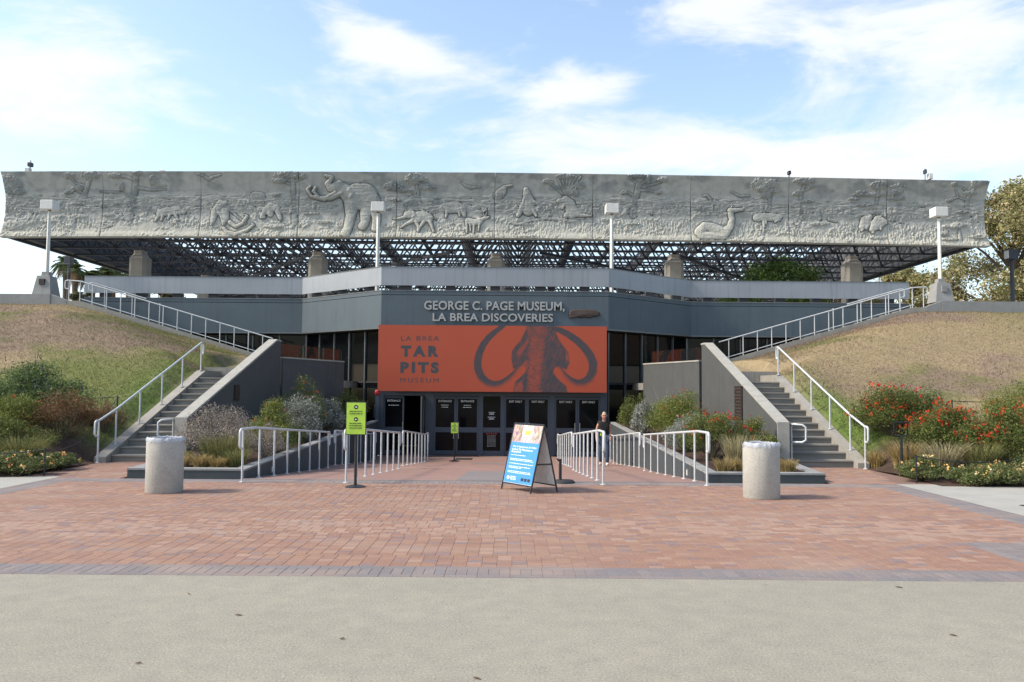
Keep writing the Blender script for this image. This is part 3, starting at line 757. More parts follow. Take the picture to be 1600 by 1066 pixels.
def bars(segs, r):
    P = np.array([a for a, b in segs], float); Q = np.array([b for a, b in segs], float); d = Q - P; d /= np.linalg.norm(d, axis=1, keepdims=True)
    up = np.where(np.abs(d[:, 2:3]) > .9, [[1, 0, 0]], [[0, 0, 1]]); a = np.cross(d, up); a /= np.linalg.norm(a, axis=1, keepdims=True); b = np.cross(d, a)
    V = []
    for base in (P, Q):
        for ca, cb in ((1, 1), (-1, 1), (-1, -1), (1, -1)): V.append(base + a * r * ca * .75 + b * r * cb * .75)
    V = np.stack(V, 1).reshape(-1, 3); f = np.array([(0, 1, 5, 4), (1, 2, 6, 5), (2, 3, 7, 6), (3, 0, 4, 7)])
    return V, (np.arange(len(P))[:, None, None] * 8 + f[None]).reshape(-1, 4)
MOD = 2.4; bz, tz = 9.08, 10.95
for j in range(20):
    y = 41.45 + MOD * j; V, F = bars([((-23.8, y, bz), (23.8, y, bz))], .062); np_obj('bottom_chord', V, F, M['frame_dark'], roof)
    x = -22.8 + MOD * j; V, F = bars([((x, 40.3, bz + .11), (x, 87.9, bz + .11))], .055); np_obj('bottom_chord', V, F, M['frame_dark'], roof)
for j in range(1, 20):
    y = 40.25 + MOD * j; V, F = bars([((-23.8, y, tz), (23.8, y, tz))], .055); np_obj('top_chord', V, F, M['frame_dark'], roof)
    x = -24 + MOD * j; V, F = bars([((x, 40.3, tz + .1), (x, 87.9, tz + .1))], .055); np_obj('top_chord', V, F, M['frame_dark'], roof)
seg = []
for i in range(20):
    for j in range(20):
        bx_, by_ = -22.8 + MOD * i, 41.45 + MOD * j
        for ox in (-1.2, 1.2):
            for oy in (-1.2, 1.2): seg.append(((bx_, by_, bz), (bx_ + ox, by_ + oy, tz)))
        # slender secondary purlins on the top layer
        if i < 19: seg.append(((bx_ - 1.2 + .8, by_, tz + .15), (bx_ + 1.2 + .8, by_, tz + .15)))
for i in range(58): seg.append(((-23.2 + .8 * i, 40.4, tz + .22), (-23.2 + .8 * i, 87.8, tz + .22)))
V, F = bars(seg, .05); tag(np_obj('lattice_braces', V, F, M['frame_dark'], roof), kind='stuff')
for sgn in (-1, 1):   # heavier diagonal beams fanning from the middle
    for x0, x1 in ((2.4, 21.6), (9.6, 23.8)):
        V, F = bars([((sgn * x0, 44.3, bz - .02), (sgn * x1, 66, bz - .02))], .10); np_obj('diagonal_beam', V, F, M['frame_dark'], roof)

# --- frieze relief: shapes listed in the coordinates of four enlarged strips of the wall, 1600 units wide each
CAP = []      # tapered capsules (x1,y1,r1,x2,y2,r2,height)
BLOB = []     # leafy clumps (x,y,rx,ry,height)
def pth(h, *p):
    for a, b in zip(p, p[1:]): CAP.append((*a, *b, h))
def tree(k, trunk, branches, crowns, h=.07):
    o = 1600 * k
    pth(h, *[(x + o, y, r) for x, y, r in trunk])
    for b in branches: pth(h * .8, *[(x + o, y, r) for x, y, r in b])
    for x, y, rx, ry in crowns: BLOB.append((x + o, y, rx, ry, h))
def beast(k, h, *paths):
    for p in paths: pth(h, *[(x + 1600 * k, y, r) for x, y, r in p])
# strip 0
tree(0, [(70, 330, 9), (60, 260, 8)], [], [(60, 250, 70, 60), (110, 290, 40, 20)])
tree(0, [(515, 350, 20), (525, 280, 15), (550, 215, 12), (590, 165, 9)], [[(520, 300, 9), (460, 270, 7), (405, 310, 5)], [(530, 250, 8), (470, 235, 6), (425, 190, 5)], [(550, 215, 8), (520, 175, 6)]], [(430, 190, 32, 22), (480, 260, 40, 16), (560, 185, 60, 26), (410, 290, 22, 14)])
tree(0, [(800, 435, 34), (812, 370, 24), (832, 290, 20), (842, 215, 17), (850, 170, 14)], [[(815, 310, 9), (740, 288, 8), (620, 282, 5)], [(845, 255, 10), (940, 268, 8), (1030, 262, 4)], [(838, 210, 9), (780, 190, 8), (700, 195, 5)], [(800, 435, 10), (860, 445, 6)]], [(720, 188, 50, 16), (860, 172, 40, 16)])
BLOB.append((752, 255, 24, 26, .08)); BLOB.append((955, 215, 38, 36, .06)); BLOB.append((1000, 240, 40, 12, .05))
beast(0, .13, [(995, 412, 24), (1050, 398, 27), (1110, 396, 24), (1150, 405, 11)], [(990, 425, 13), (970, 462, 7)], [(1015, 425, 12), (1008, 458, 6)], [(1090, 415, 12), (1115, 455, 6)], [(1060, 415, 10), (1050, 450, 6)], [(965, 412, 3), (985, 400, 5)])
beast(0, .05, [(850, 380, 14), (930, 378, 13)])
for x, y, rx, ry in ((675, 425, 46, 14), (490, 438, 50, 14), (370, 440, 26, 10), (640, 375, 30, 12), (480, 360, 26, 10), (300, 470, 60, 10), (720, 360, 20, 12), (180, 470, 60, 30), (90, 500, 70, 30)): BLOB.append((x, y, rx, ry, .06))
beast(0, .16, [(1330, 455, 16), (1340, 400, 24), (1375, 350, 26), (1410, 340, 13)], [(1335, 440, 12), (1325, 480, 8)], [(1365, 400, 12), (1390, 440, 8)])
beast(0, .15, [(1400, 400, 30), (1405, 440, 28), (1400, 475, 12)])
pth(.17, (1440, 465, 14), (1480, 492, 13), (1520, 470, 12), (1545, 425, 10), (1530, 415, 5))
pth(.17, (1405, 505, 12), (1430, 530, 14), (1480, 542, 14), (1550, 515, 12), (1590, 480, 9), (1575, 470, 5))
pth(.08, (1450, 400, 8), (1500, 440, 7), (1540, 470, 6)); pth(.05, (180, 330, 14), (205, 350, 14)); pth(.04, (200, 320, 6), (240, 312, 5))
pth(.05, (1225, 168, 4), (1270, 178, 9), (1300, 200, 10), (1330, 185, 9), (1380, 172, 4))
BLOB.append((430, 500, 40, 14, .05)); pth(.07, (430, 545, 9), (450, 500, 7), (470, 460, 4)); pth(.06, (640, 480, 6), (700, 490, 10), (650, 510, 6))
# strip 1
beast(1, .10, [(-10, 300, 30), (30, 300, 26)], [(40, 320, 8), (50, 350, 6)])
beast(1, .15, [(35, 430, 11), (60, 385, 22), (90, 365, 28), (130, 375, 22), (155, 440, 12)], [(85, 400, 24), (90, 410, 20)], [(55, 430, 9), (30, 435, 7)])
tree(1, [(245, 465, 20), (238, 400, 17), (232, 300, 15), (228, 180, 13)], [[(235, 350, 8), (180, 352, 6)], [(230, 230, 8), (160, 205, 6)], [(230, 210, 7), (290, 190, 5)]], [(210, 170, 90, 22), (150, 205, 60, 18), (270, 180, 50, 14), (125, 290, 28, 14)])
beast(1, .24, [(635, 300, 84), (680, 305, 88), (720, 330, 62)], [(600, 335, 52), (595, 420, 32), (578, 510, 28), (568, 528, 32)], [(690, 400, 38), (685, 470, 26), (672, 485, 28)], [(745, 370, 36), (758, 440, 26), (752, 500, 24)], [(545, 260, 44), (600, 300, 60)])
beast(1, .27, [(520, 235, 34), (470, 250, 24), (448, 225, 17), (470, 200, 13), (478, 185, 11), (440, 176, 9)])
beast(1, .30, [(535, 280, 15), (470, 310, 14), (400, 310, 12), (360, 270, 11), (375, 245, 7)]); beast(1, .30, [(500, 275, 12), (430, 318, 13), (350, 300, 11), (322, 260, 10), (345, 238, 6)])
beast(1, .32, [(585, 262, 16), (605, 280, 16), (595, 305, 13)]); beast(1, .06, [(375, 340, 10), (370, 390, 8)], [(760, 300, 4), (775, 380, 3)])
for x, y, rx, ry in ((860, 235, 60, 30), (1000, 190, 70, 34), (1060, 240, 60, 20), (920, 260, 60, 14), (430, 460, 50, 12), (120, 490, 60, 14), (880, 320, 40, 12), (820, 375, 40, 10), (350, 405, 50, 8)): BLOB.append((x + 1600, y, rx, ry, .08))
tree(1, [(1040, 330, 8), (1020, 290, 9), (1010, 230, 10)], [[(1015, 260, 6), (960, 300, 4)]], [])
beast(1, .06, [(940, 350, 18), (1010, 348, 16)], [(1020, 360, 6), (1020, 375, 4)], [(945, 362, 5), (945, 378, 4)])
beast(1, .06, [(1120, 332, 18), (1160, 330, 15)], [(1110, 345, 5), (1108, 358, 4)])
beast(1, .13, [(1215, 365, 36), (1260, 360, 38), (1295, 375, 30)], [(1305, 400, 18), (1308, 412, 12)], [(1200, 390, 10), (1192, 425, 7)], [(1275, 390, 9), (1280, 418, 6)])
beast(1, .17, [(1010, 425, 36), (1050, 420, 38), (1085, 430, 30)], [(950, 410, 24), (985, 410, 26)], [(935, 425, 11), (900, 434, 8), (865, 436, 6)], [(985, 448, 15), (945, 470, 10), (915, 492, 7)], [(1005, 455, 13), (1022, 485, 10), (1022, 515, 8)], [(1090, 445, 15), (1105, 480, 10), (1118, 515, 8)], [(1055, 455, 12), (1035, 485, 8), (1030, 500, 6)], [(1100, 425, 3), (1135, 440, 3)])
beast(1, .21, [(990, 400, 11), (1000, 415, 10), (985, 425, 8)])
beast(1, .15, [(1335, 450, 23), (1370, 458, 22), (1405, 452, 20)], [(1405, 445, 15), (1435, 432, 11), (1462, 424, 7)], [(1325, 465, 9), (1326, 525, 6)], [(1345, 470, 7), (1350, 515, 5)], [(1370, 470, 9), (1368, 527, 6)], [(1405, 465, 8), (1398, 515, 5)], [(1440, 425, 4), (1425, 395, 3), (1405, 370, 3)], [(1442, 420, 4), (1450, 392, 3), (1445, 368, 3)], [(1425, 395, 3), (1445, 380, 2)])
pth(.06, (2885, 208, 4), (2920, 232, 9), (2950, 240, 11), (2975, 238, 8), (3010, 240, 4))
beast(1, .10, [(1520, 290, 30), (1545, 265, 28), (1560, 240, 15)], [(1560, 235, 8), (1605, 228, 8)])
# strip 2
beast(2, .16, [(110, 375, 42), (112, 320, 36), (100, 280, 24), (95, 255, 17)], [(70, 365, 18), (55, 400, 15), (45, 415, 12)], [(85, 310, 12), (75, 345, 8)], [(140, 380, 14), (160, 415, 9)], [(130, 320, 16), (165, 340, 10)])
tree(2, [(345, 320, 18), (345, 280, 16)], [[(345, 290, 9), (290 + 30 * i, 175, 5)] for i in range(6)] + [[(350, 300, 8), (430, 230, 5)], [(340, 290, 8), (240, 210, 5)]], [(235, 205, 40, 16), (340, 175, 60, 16), (430, 230, 36, 24), (400, 270, 36, 30)])
beast(2, .17, [(385, 390, 44), (375, 345, 34), (345, 315, 26)], [(345, 320, 18), (300, 322, 15)], [(335, 345, 10), (325, 370, 8)], [(405, 400, 26), (440, 412, 12), (505, 415, 6)], [(355, 410, 20), (345, 418, 14)])
pth(.07, (1600 * 2, 460, 7), (3250, 470, 10), (3330, 445, 9), (3420, 432, 9), (3520, 440, 12), (3560, 440, 8), (3660, 430, 6)); BLOB.append((3290, 470, 60, 9, .05)); BLOB.append((3570, 448, 60, 10, .05))
tree(2, [(770, 405, 26), (775, 350, 18), (790, 290, 18), (803, 225, 18)], [[(785, 300, 9), (740, 270, 7), (705, 275, 5)], [(800, 255, 9), (870, 258, 7), (938, 275, 5)], [(800, 220, 8), (745, 180, 6)], [(808, 225, 9), (860, 195, 7), (870, 165, 5)], [(860, 230, 8), (920, 215, 6), (975, 200, 4)]], [(790, 172, 60, 14), (950, 195, 46, 16), (715, 272, 26, 16), (865, 190, 18, 28), (930, 270, 26, 12)])
beast(2, .11, [(905, 360, 23), (945, 345, 24), (985, 345, 20), (1020, 335, 9)], [(890, 375, 9), (888, 405, 5)], [(940, 365, 8), (940, 405, 5)], [(985, 360, 8), (1015, 395, 5)], [(880, 345, 6), (870, 340, 4)])
beast(2, .10, [(1270, 330, 16), (1305, 340, 18)], [(1262, 320, 10), (1235, 290, 8), (1215, 292, 6)], [(1270, 345, 6), (1268, 385, 4)], [(1305, 350, 6), (1310, 395, 4)])
beast(2, .22, [(1185, 520, 34), (1215, 480, 26), (1260, 490, 32), (1310, 510, 34), (1345, 525, 28)], [(1340, 520, 30), (1375, 490, 22), (1390, 440, 18), (1382, 405, 19)], [(1380, 385, 19), (1420, 382, 13), (1455, 380, 9)], [(1190, 540, 26), (1330, 545, 24)])
beast(2, .13, [(1545, 430, 24), (1560, 430, 24)], [(1560, 425, 26), (1640, 425, 26), (1680, 430, 24)], [(1590, 445, 12), (1588, 490, 7)], [(1600, 445, 10), (1605, 470, 6)], [(1680, 440, 14), (1660, 455, 7)], [(1690, 420, 8), (1705, 430, 4)])
for x, y, rx, ry in ((600, 440, 40, 10), (770, 465, 50, 8), (1200, 370, 46, 20), (600, 520, 24, 26), (1560, 230, 50, 40), (1600, 290, 50, 20), (1290, 550, 90, 16)): BLOB.append((x + 3200, y, rx, ry, .06))
pth(.05, (4590, 270, 5), (4640, 295, 8), (4700, 292, 6)); pth(.04, (4560, 330, 6), (4660, 320, 5), (4760, 315, 5))
# strip 3
tree(3, [(25, 370, 14), (30, 300, 12), (35, 240, 9)], [], [(30, 225, 60, 28), (50, 265, 46, 16), (-20, 250, 50, 20)])
tree(3, [(230, 410, 13), (222, 350, 11), (228, 280, 10), (245, 220, 8)], [[(225, 300, 6), (190, 270, 4)], [(235, 270, 6), (300, 240, 4)]], [(240, 210, 70, 22), (200, 280, 36, 18), (300, 240, 40, 12), (260, 330, 50, 10)])
beast(3, .08, [(345, 440, 10), (350, 395, 6)], [(405, 440, 14), (445, 455, 9)]); BLOB.append((340, 470, 70, 14, .06)); BLOB[-1] = (340 + 4800, 470, 70, 14, .06)
tree(3, [(700, 360, 10), (705, 300, 8), (710, 250, 7)], [], [(705, 245, 56, 26), (600, 290, 52, 20), (690, 300, 70, 16), (830, 260, 46, 30), (820, 320, 60, 14), (800, 290, 50, 20), (560, 320, 40, 10), (620, 360, 60, 12)])
beast(3, .17, [(660, 430, 14), (630, 460, 36), (605, 495, 20), (602, 515, 9)], [(640, 470, 20), (630, 500, 12)]); beast(3, .21, [(710, 465, 42), (690, 480, 36), (665, 510, 20), (668, 528, 10)], [(735, 460, 26), (755, 465, 16)], [(720, 490, 14), (718, 510, 8)])
beast(3, .09, [(935, 372, 16), (950, 365, 18)], [(965, 360, 9), (995, 372, 6)], [(935, 385, 6), (932, 398, 4)]); BLOB.append((4800 + 690, 560, 66, 14, .06)); BLOB.append((4800 + 690, 408, 40, 12, .05))
tree(3, [(1270, 390, 15), (1268, 340, 12), (1285, 300, 10), (1330, 240, 8)], [[(1270, 340, 7), (1215, 320, 5), (1150, 335, 4)], [(1285, 300, 7), (1240, 270, 4)], [(1215, 320, 5), (1195, 280, 4)]], [(1320, 245, 46, 26), (1180, 245, 20, 14), (1280, 300, 44, 16), (1160, 340, 26, 14), (1350, 240, 30, 18)])
tree(3, [(1212, 590, 14), (1214, 550, 9), (1215, 520, 6)], [], [(1215, 488, 50, 18), (1190, 500, 40, 12), (1130, 495, 26, 9), (1110, 540, 36, 12), (1140, 575, 60, 10), (1330, 560, 50, 14), (1240, 410, 40, 10)], .10)
pth(.07, (5910, 540, 5), (5940, 525, 6))
# edges of the strip in those coordinates: bottom and top lines of the wall
def yb(gx): return np.interp(gx, [20, 1600, 2800, 4000, 5000, 6180], [572, 556, 556, 568, 588, 622])
def yt(gx): return np.interp(gx, [20, 1600, 2800, 4000, 5000, 6180], [168, 148, 148, 162, 184, 230])
def relief(s, t):
    gx = (s / 48.0 * 1540 + 775) * 4; B, T = yb(gx), yt(gx); gy = B - t * (B - T)
    h = np.zeros_like(gx); st = np.zeros_like(gx)
    n1 = fbm(gx / 11, gy / 11, 3, 40); n2 = fbm(gx / 50, gy / 8, 4, 50); n3 = fbm(gx / 6, gy / 13, 3, 60); n4 = fbm(gx / 300, gy / 80, 3, 70)
    mid = sstep(t, .36, .44) * sstep(t, .72, .62); h += mid * (np.abs(n2 - .5) * -.16 + .05)          # layered hills
    wav = .62 + .06 * (fbm(gx / 260, gx * 0, 3, 80) - .5) * 2
    h += .02 * sstep(t, wav + .01, wav - .01)
    grass = sstep(t, .36, .26) * sstep(n4, .30, .55); h += grass * (n3 - .5) * .085 * (.6 + .8 * n1); h += sstep(t, .62, .5) * sstep(fbm(gx / 90, gy / 40, 3, 74), .5, .62) * (n1 - .35) * .09
    h += sstep(t, .10, .03) * .05 + (n1 - .5) * .025 * sstep(t, .7, .5)
    for x, y, rx, ry, a in BLOB:
        k = (np.abs(gx - x) < rx * 1.3) & (np.abs(gy - y) < ry * 1.3)
        if k.any():
            q = ((gx[k] - x) / rx) ** 2 + ((gy[k] - y) / ry) ** 2
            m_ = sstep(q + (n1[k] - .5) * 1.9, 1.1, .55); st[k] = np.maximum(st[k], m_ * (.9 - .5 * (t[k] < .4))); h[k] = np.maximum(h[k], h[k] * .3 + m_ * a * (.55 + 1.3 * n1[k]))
    for x1, y1, r1, x2, y2, r2, a in CAP:
        R_ = max(r1, r2) * 1.35 + 5
        k = (gx > min(x1, x2) - R_) & (gx < max(x1, x2) + R_) & (gy > min(y1, y2) - R_) & (gy < max(y1, y2) + R_)
        if not k.any(): continue
        dx, dy = x2 - x1, y2 - y1; L = dx * dx + dy * dy + 1e-6
        u = np.clip(((gx[k] - x1) * dx + (gy[k] - y1) * dy) / L, 0, 1); r = r1 + (r2 - r1) * u
        d = np.hypot(gx[k] - x1 - u * dx, gy[k] - y1 - u * dy) / r
        v = np.where(d < 1.0, a * (.48 + .52 * np.sqrt(np.clip(1 - d * d, 0, 1))) + (n1[k] - .5) * .012, 0); rim = sstep(d, 1.0, .9)
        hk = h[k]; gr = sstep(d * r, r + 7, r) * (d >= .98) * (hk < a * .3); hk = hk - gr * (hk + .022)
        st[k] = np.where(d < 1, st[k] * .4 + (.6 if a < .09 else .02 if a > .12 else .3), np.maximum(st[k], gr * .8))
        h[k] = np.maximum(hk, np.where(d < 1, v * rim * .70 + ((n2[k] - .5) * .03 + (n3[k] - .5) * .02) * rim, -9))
    band = sstep(t, .30, .45) * sstep(t, .78, .6) * .45; cloudy = sstep(t, .62, .8) * sstep(fbm(gx / 120, gy / 60, 4, 77), .52, .66) * .5; pit = sstep(.02 - h, 0, .03) * .35  # mid band, upper patches and relief hollows darkened in the colour
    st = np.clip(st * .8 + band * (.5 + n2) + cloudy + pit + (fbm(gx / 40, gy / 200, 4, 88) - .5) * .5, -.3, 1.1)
    base = np.array([.40, .395, .355]); low = np.array([.44, .425, .36]); dark = np.array([.205, .215, .205]); f = st[..., None]; lw = sstep(t, .32, .05)[..., None]  # lower band paler: sky light on the flared foot put into the colour
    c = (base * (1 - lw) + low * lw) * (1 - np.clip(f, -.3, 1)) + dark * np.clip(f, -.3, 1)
    return h, c
frz = box('frieze', M['friezeshade'], mus, -23.8, 23.8, 40.06, 40.2, 9.05, 12.1)
NX, NZ = 210, 140
for i in range(10):
    s0, s1 = -24 + 4.8 * i + .008, -24 + 4.8 * (i + 1) - .008
    sg, tg = np.meshgrid(np.linspace(s0, s1, NX), np.linspace(0, 1, NZ), indexing='ij')
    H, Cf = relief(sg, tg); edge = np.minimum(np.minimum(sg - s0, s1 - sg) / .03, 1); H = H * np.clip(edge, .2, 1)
    prof = -.24 * (2 * tg - .95) ** 2 + .08; drop = .13 * (sg / 24) ** 2 + .05 * np.maximum(sg, 0) / 12
    Xs = sg + np.sign(sg) * .16 * (2 * tg - .95) ** 2 * sstep(np.abs(sg), 23.6, 24.0)
    V = np.stack([Xs, FY + prof - H, ZB0 + tg * (ZT0 - ZB0) - drop], -1).reshape(-1, 3)
    a, b = np.meshgrid(np.arange(NX - 1), np.arange(NZ - 1), indexing='ij'); q = a * NZ + b
    F = np.stack([q, q + NZ, q + NZ + 1, q + 1], -1).reshape(-1, 4)
    # close the panel: rim back to the wall plane, all round
    loop = [k for k in range(NZ)][::-1] + [k * NZ for k in range(1, NX)] + [(NX - 1) * NZ + k for k in range(1, NZ)] + [k * NZ + NZ - 1 for k in range(NX - 2, 0, -1)]
    back = V[loop].copy(); back[:, 1] = FY + .26; nb = len(loop); base = len(V)
    rim = np.array([(loop[k], base + k, base + (k + 1) % nb, loop[(k + 1) % nb]) for k in range(nb)])
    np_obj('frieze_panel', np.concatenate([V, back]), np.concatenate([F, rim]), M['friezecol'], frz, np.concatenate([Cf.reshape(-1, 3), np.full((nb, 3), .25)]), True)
for sgn in (-1, 1):
    MB().prism([(sgn * 24.12, 9.0), (sgn * 23.95, 10.5), (sgn * 24.1, 12.1), (sgn * 23.85, 12.1), (sgn * 23.75, 10.5), (sgn * 23.85, 9.0)], 'y', 40.27, 88.2).build('side_frieze', M['frieze'], mus)
    box('frieze_shade_sheet', M['friezeshade'], mus, *sorted((sgn * 23.70, sgn * 23.64)), 40.3, 87.9, 9.1, 12.05)  # dark sheet added to put shade on the inside of the side frieze
    V, F = bars([((sgn * 23.9, 40.3, 8.97), (sgn * 23.9, 88.1, 8.97))], .09); np_obj('edge_beam', V, F, M['frame_dark'], roof)
box('back_frieze', M['frieze'], mus, -23.8, 23.8, 87.95, 88.2, 9.0, 12.1)

for o in list(bpy.data.objects):
    if o.parent == mus and o.name.split('.')[0] in ('column', 'roof_frame', 'frieze', 'side_frieze', 'back_frieze', 'frieze_shade_sheet'): o.location.x -= .24
# ================================================================== BANNER AND LETTERING
BX0, BX1, BZ0, BZ1, BY = -4.34, 4.19, 1.59, 4.06, 30.80
ban = thing('entrance_banner', 'orange red banner with a dark mammoth head above the doors', 'banner', (0, BY, BZ0))
box('banner_box', M['void'], ban, BX0, BX1, BY + .004, BY + .14, BZ0, BZ1)
NXb, NZb = 480, 138
gx, gy = np.meshgrid(np.linspace(591, 948, NXb), np.linspace(612, 509, NZb), indexing='ij')
ORANGE = np.array([.38, .068, .030]); DARK = np.array([.045, .050, .056])
D = np.zeros_like(gx); nz = fbm(gx / 5, gy / 5, 4, 91); nzf = fbm(gx / 2.2, gy / 3, 3, 95)
def poly_sd(P):
    """signed distance (inside positive) to polygon"""
    d = np.full(gx.shape, 1e9); ins = np.zeros(gx.shape, bool); n = len(P)
    for i in range(n):
        x1, y1 = P[i]; x2, y2 = P[(i + 1) % n]; ex, ey = x2 - x1, y2 - y1
        u = np.clip(((gx - x1) * ex + (gy - y1) * ey) / (ex * ex + ey * ey + 1e-9), 0, 1); d = np.minimum(d, np.hypot(gx - x1 - u * ex, gy - y1 - u * ey))
        c = (y1 > gy) != (y2 > gy); xx = (x2 - x1) * (gy - y1) / ((y2 - y1) or 1e-9) + x1; ins ^= c & (gx < xx)
    return np.where(ins, d, -d)
def over(mask, val):
    global D
    D = D * (1 - mask) + val * mask
# head mass
hd = poly_sd([(824, 509), (818, 522), (813, 532), (806, 540), (800, 548), (799, 560), (802, 577), (812, 572), (818, 578), (806, 594), (802, 612), (887, 612), (884, 598), (872, 588), (868, 577), (876, 573), (885, 577), (890, 566), (888, 550), (880, 540), (873, 530), (868, 518), (866, 509)])
over(sstep(hd, -1.2, 1.2), .90)
# lit patches on the face and cheeks
for P, v in (([(826, 526), (818, 536), (808, 550), (810, 562), (820, 545), (829, 533)], .45), ([(812, 574), (822, 562), (828, 566), (822, 580)], .40), ([(857, 520), (862, 528), (868, 536), (866, 530)], .45),
             ([(864, 552), (870, 562), (872, 570), (866, 568)], .40), ([(884, 548), (889, 556), (888, 565), (884, 560)], .35), ([(803, 612), (806, 600), (816, 594), (818, 612)], .42), ([(820, 509), (834, 509), (826, 524)], .62)):
    over(sstep(poly_sd(P), -1.5, 2.0), v)
# trunk with wrinkles
tc_ = 841 - (gy - 509) * .045; tw = 15.5 - (gy - 509) * .012; u = (gx - tc_) / tw
tm = sstep(np.abs(u), 1.0, .82); rings = .5 + .5 * np.sin((gy + 5 * u * u + 9 * (nz - .5)) * (2 * math.pi / 6.2))
tone = .36 + .26 * rings ** 2 + .25 * (nzf - .5) + .42 * sstep(u, .15, .9) + .30 * sstep(u, -.55, -.95) + .2 * (nz - .5); over(tm * sstep(gy, 520, 527), np.clip(tone, .06, .95))
over(tm * sstep(gy, 529, 522) , np.clip(.55 + .5 * (nz - .5) + .2 * np.abs(u), .3, .9))
over(sstep(poly_sd([(853, 527), (880, 545), (884, 572), (872, 574), (870, 590), (882, 612), (850, 612), (848, 570)]), -2, 2) * sstep(u, .55, 1.0), .93)
# tusks: lit on the inner curve, dark on the outer one
def tusk(path, sgn, dark0):
    best = np.full(gx.shape, 9.0); off = np.zeros(gx.shape); tt = np.zeros(gx.shape); n = len(path) - 1
    for i in range(n):
        x1, y1, r1 = path[i]; x2, y2, r2 = path[i + 1]; ex, ey = x2 - x1, y2 - y1; L = math.hypot(ex, ey)
        u = np.clip(((gx - x1) * ex + (gy - y1) * ey) / L ** 2, 0, 1); r = r1 + (r2 - r1) * u; d = np.hypot(gx - x1 - u * ex, gy - y1 - u * ey) / r
        sd = ((gx - x1) * ey - (gy - y1) * ex) / L / r * sgn; k = d < best
        best[k] = d[k]; off[k] = sd[k]; tt[k] = (i + u[k]) / n
    a = sstep(best, 1.06, .90); shade = sstep(off + (tt - .22) * 3.4, -.75, .55); shade = np.clip(shade * .95 + sstep(off, .55, 1) * .3, 0, .94)
    over(a, shade)
tusk([(873, 580, 8), (881, 589, 8.2), (890, 596, 8), (901, 599.5, 7.6), (912, 598, 7.4), (921, 591, 7.2), (926.5, 580, 7), (927, 567, 6.8), (922, 554, 6.5), (913, 542, 6.2), (901, 531, 5.8), (888, 522, 5.2), (874, 515, 4.5), (862, 512, 3.5)], 1, .3)
tusk([(814, 578, 7.5), (806, 586, 7.5), (796, 594, 7.2), (784, 600.5, 6.8), (772, 602, 6.6), (761, 598, 6.5), (752, 589, 6.4), (747, 577, 6.2), (746.5, 565, 6), (749, 552, 5.7), (755, 539, 5.2), (764, 527, 4.8), (774, 518, 4.2), (786, 509, 3.5)], -1, .3)
fur = fbm((gx + gy * .5) / 1.6, gy / 7, 3, 97); D = np.clip(D + ((nzf - .5) * .22 + (fur - .55) * .55 * sstep(hd, 0, 3)) * (D > .15), 0, 1)
col = ORANGE * (1 - D[..., None]) + DARK * D[..., None]; col *= (1 + .05 * (fbm(gx / 40, gy / 40, 3, 99) - .5))[..., None]
Xb = BX0 + (gx - 591) / 357 * (BX1 - BX0); Zb_ = BZ0 + (612 - gy) / 103 * (BZ1 - BZ0); Yb = np.full(gx.shape, BY) - 0.0
a, b = np.meshgrid(np.arange(NXb - 1), np.arange(NZb - 1), indexing='ij'); q = a * NZb + b
np_obj('banner_print', np.stack([Xb, Yb, Zb_], -1).reshape(-1, 3), np.stack([q, q + NZb, q + NZb + 1, q + 1], -1).reshape(-1, 4), M['print'], ban, col.reshape(-1, 3), True)
bxp = lambda px: BX0 + (px - 591) / 357 * (BX1 - BX0); bzp = lambda py: BZ0 + (612 - py) / 103 * (BZ1 - BZ0)
for s_, x0, x1, y0, y1, bo, sp in (('LA BREA', 626.3, 686, 533.5, 526, .006, 1.25), ('TAR', 626.5, 685.5, 558.5, 541, .06, 1.5), ('PITS', 626, 686, 584, 566.5, .06, 1.4), ('MUSEUM', 626, 686, 598.5, 591.5, 0, 1.35)):
    fit_text(s_, bxp(x0), bxp(x1), bzp(y0), bzp(y1), BY - .001, M['ink'], ban, 'letter', .001, bo, sp, split=True)
sign = thing('wall_lettering', 'raised grey metal museum name letters on the slate fascia', 'sign', (0, 31, 4.2))
fz = lambda py: 1.7 - (py - 607.5) * 31 / 1291; fxp = lambda px: (px - 800) / 1291 * 31 + .65
fit_text('GEORGE C. PAGE MUSEUM,', fxp(662), fxp(882), fz(487), fz(470.5), 30.985, M['letters'], sign, 'letter', .06, .022, 1.02, split=True)
fit_text('LA BREA DISCOVERIES', fxp(675.5), fxp(864), fz(502.5), fz(489.5), 30.985, M['letters'], sign, 'letter', .06, .022, 1.02, split=True)
em = [(888, 489), (890, 484), (897, 482.5), (915, 481.5), (930, 483), (937, 486), (938, 490), (934, 493), (927, 493.5), (922, 496), (915, 494.5), (906, 496), (900, 493), (894, 496.5), (889, 496)]
k = MB(); n = len(em); P = [(fxp(x), fz(y)) for x, y in em]; cxx = sum(p[0] for p in P) / n; czz = sum(p[1] for p in P) / n
k.add([(p[0], 30.996, p[1]) for p in P] + [(p[0] * .9 + cxx * .1, 30.93, p[1] * .85 + czz * .15) for p in P] + [(cxx, 30.90, czz)],
      [(i, (i + 1) % n, n + (i + 1) % n, n + i) for i in range(n)] + [(n + i, n + (i + 1) % n, 2 * n) for i in range(n)])
tag(k.build('wall_emblem', M['rustbrown']), 'brown cast animal emblem beside the museum name', 'emblem')
box('interior_floor', M['void'], mus, -12, 12, 33.51, 36.5, -1.0, -.832); MB().prism([(-4.2, 31.75), (4.2, 31.75), (8.0, 35.0), (12, 35.0), (12, 36.5), (-12, 36.5), (-12, 35.0), (-8.0, 35.0)], 'z', 3.82, 3.88).build('interior_ceiling', M['void'], mus)
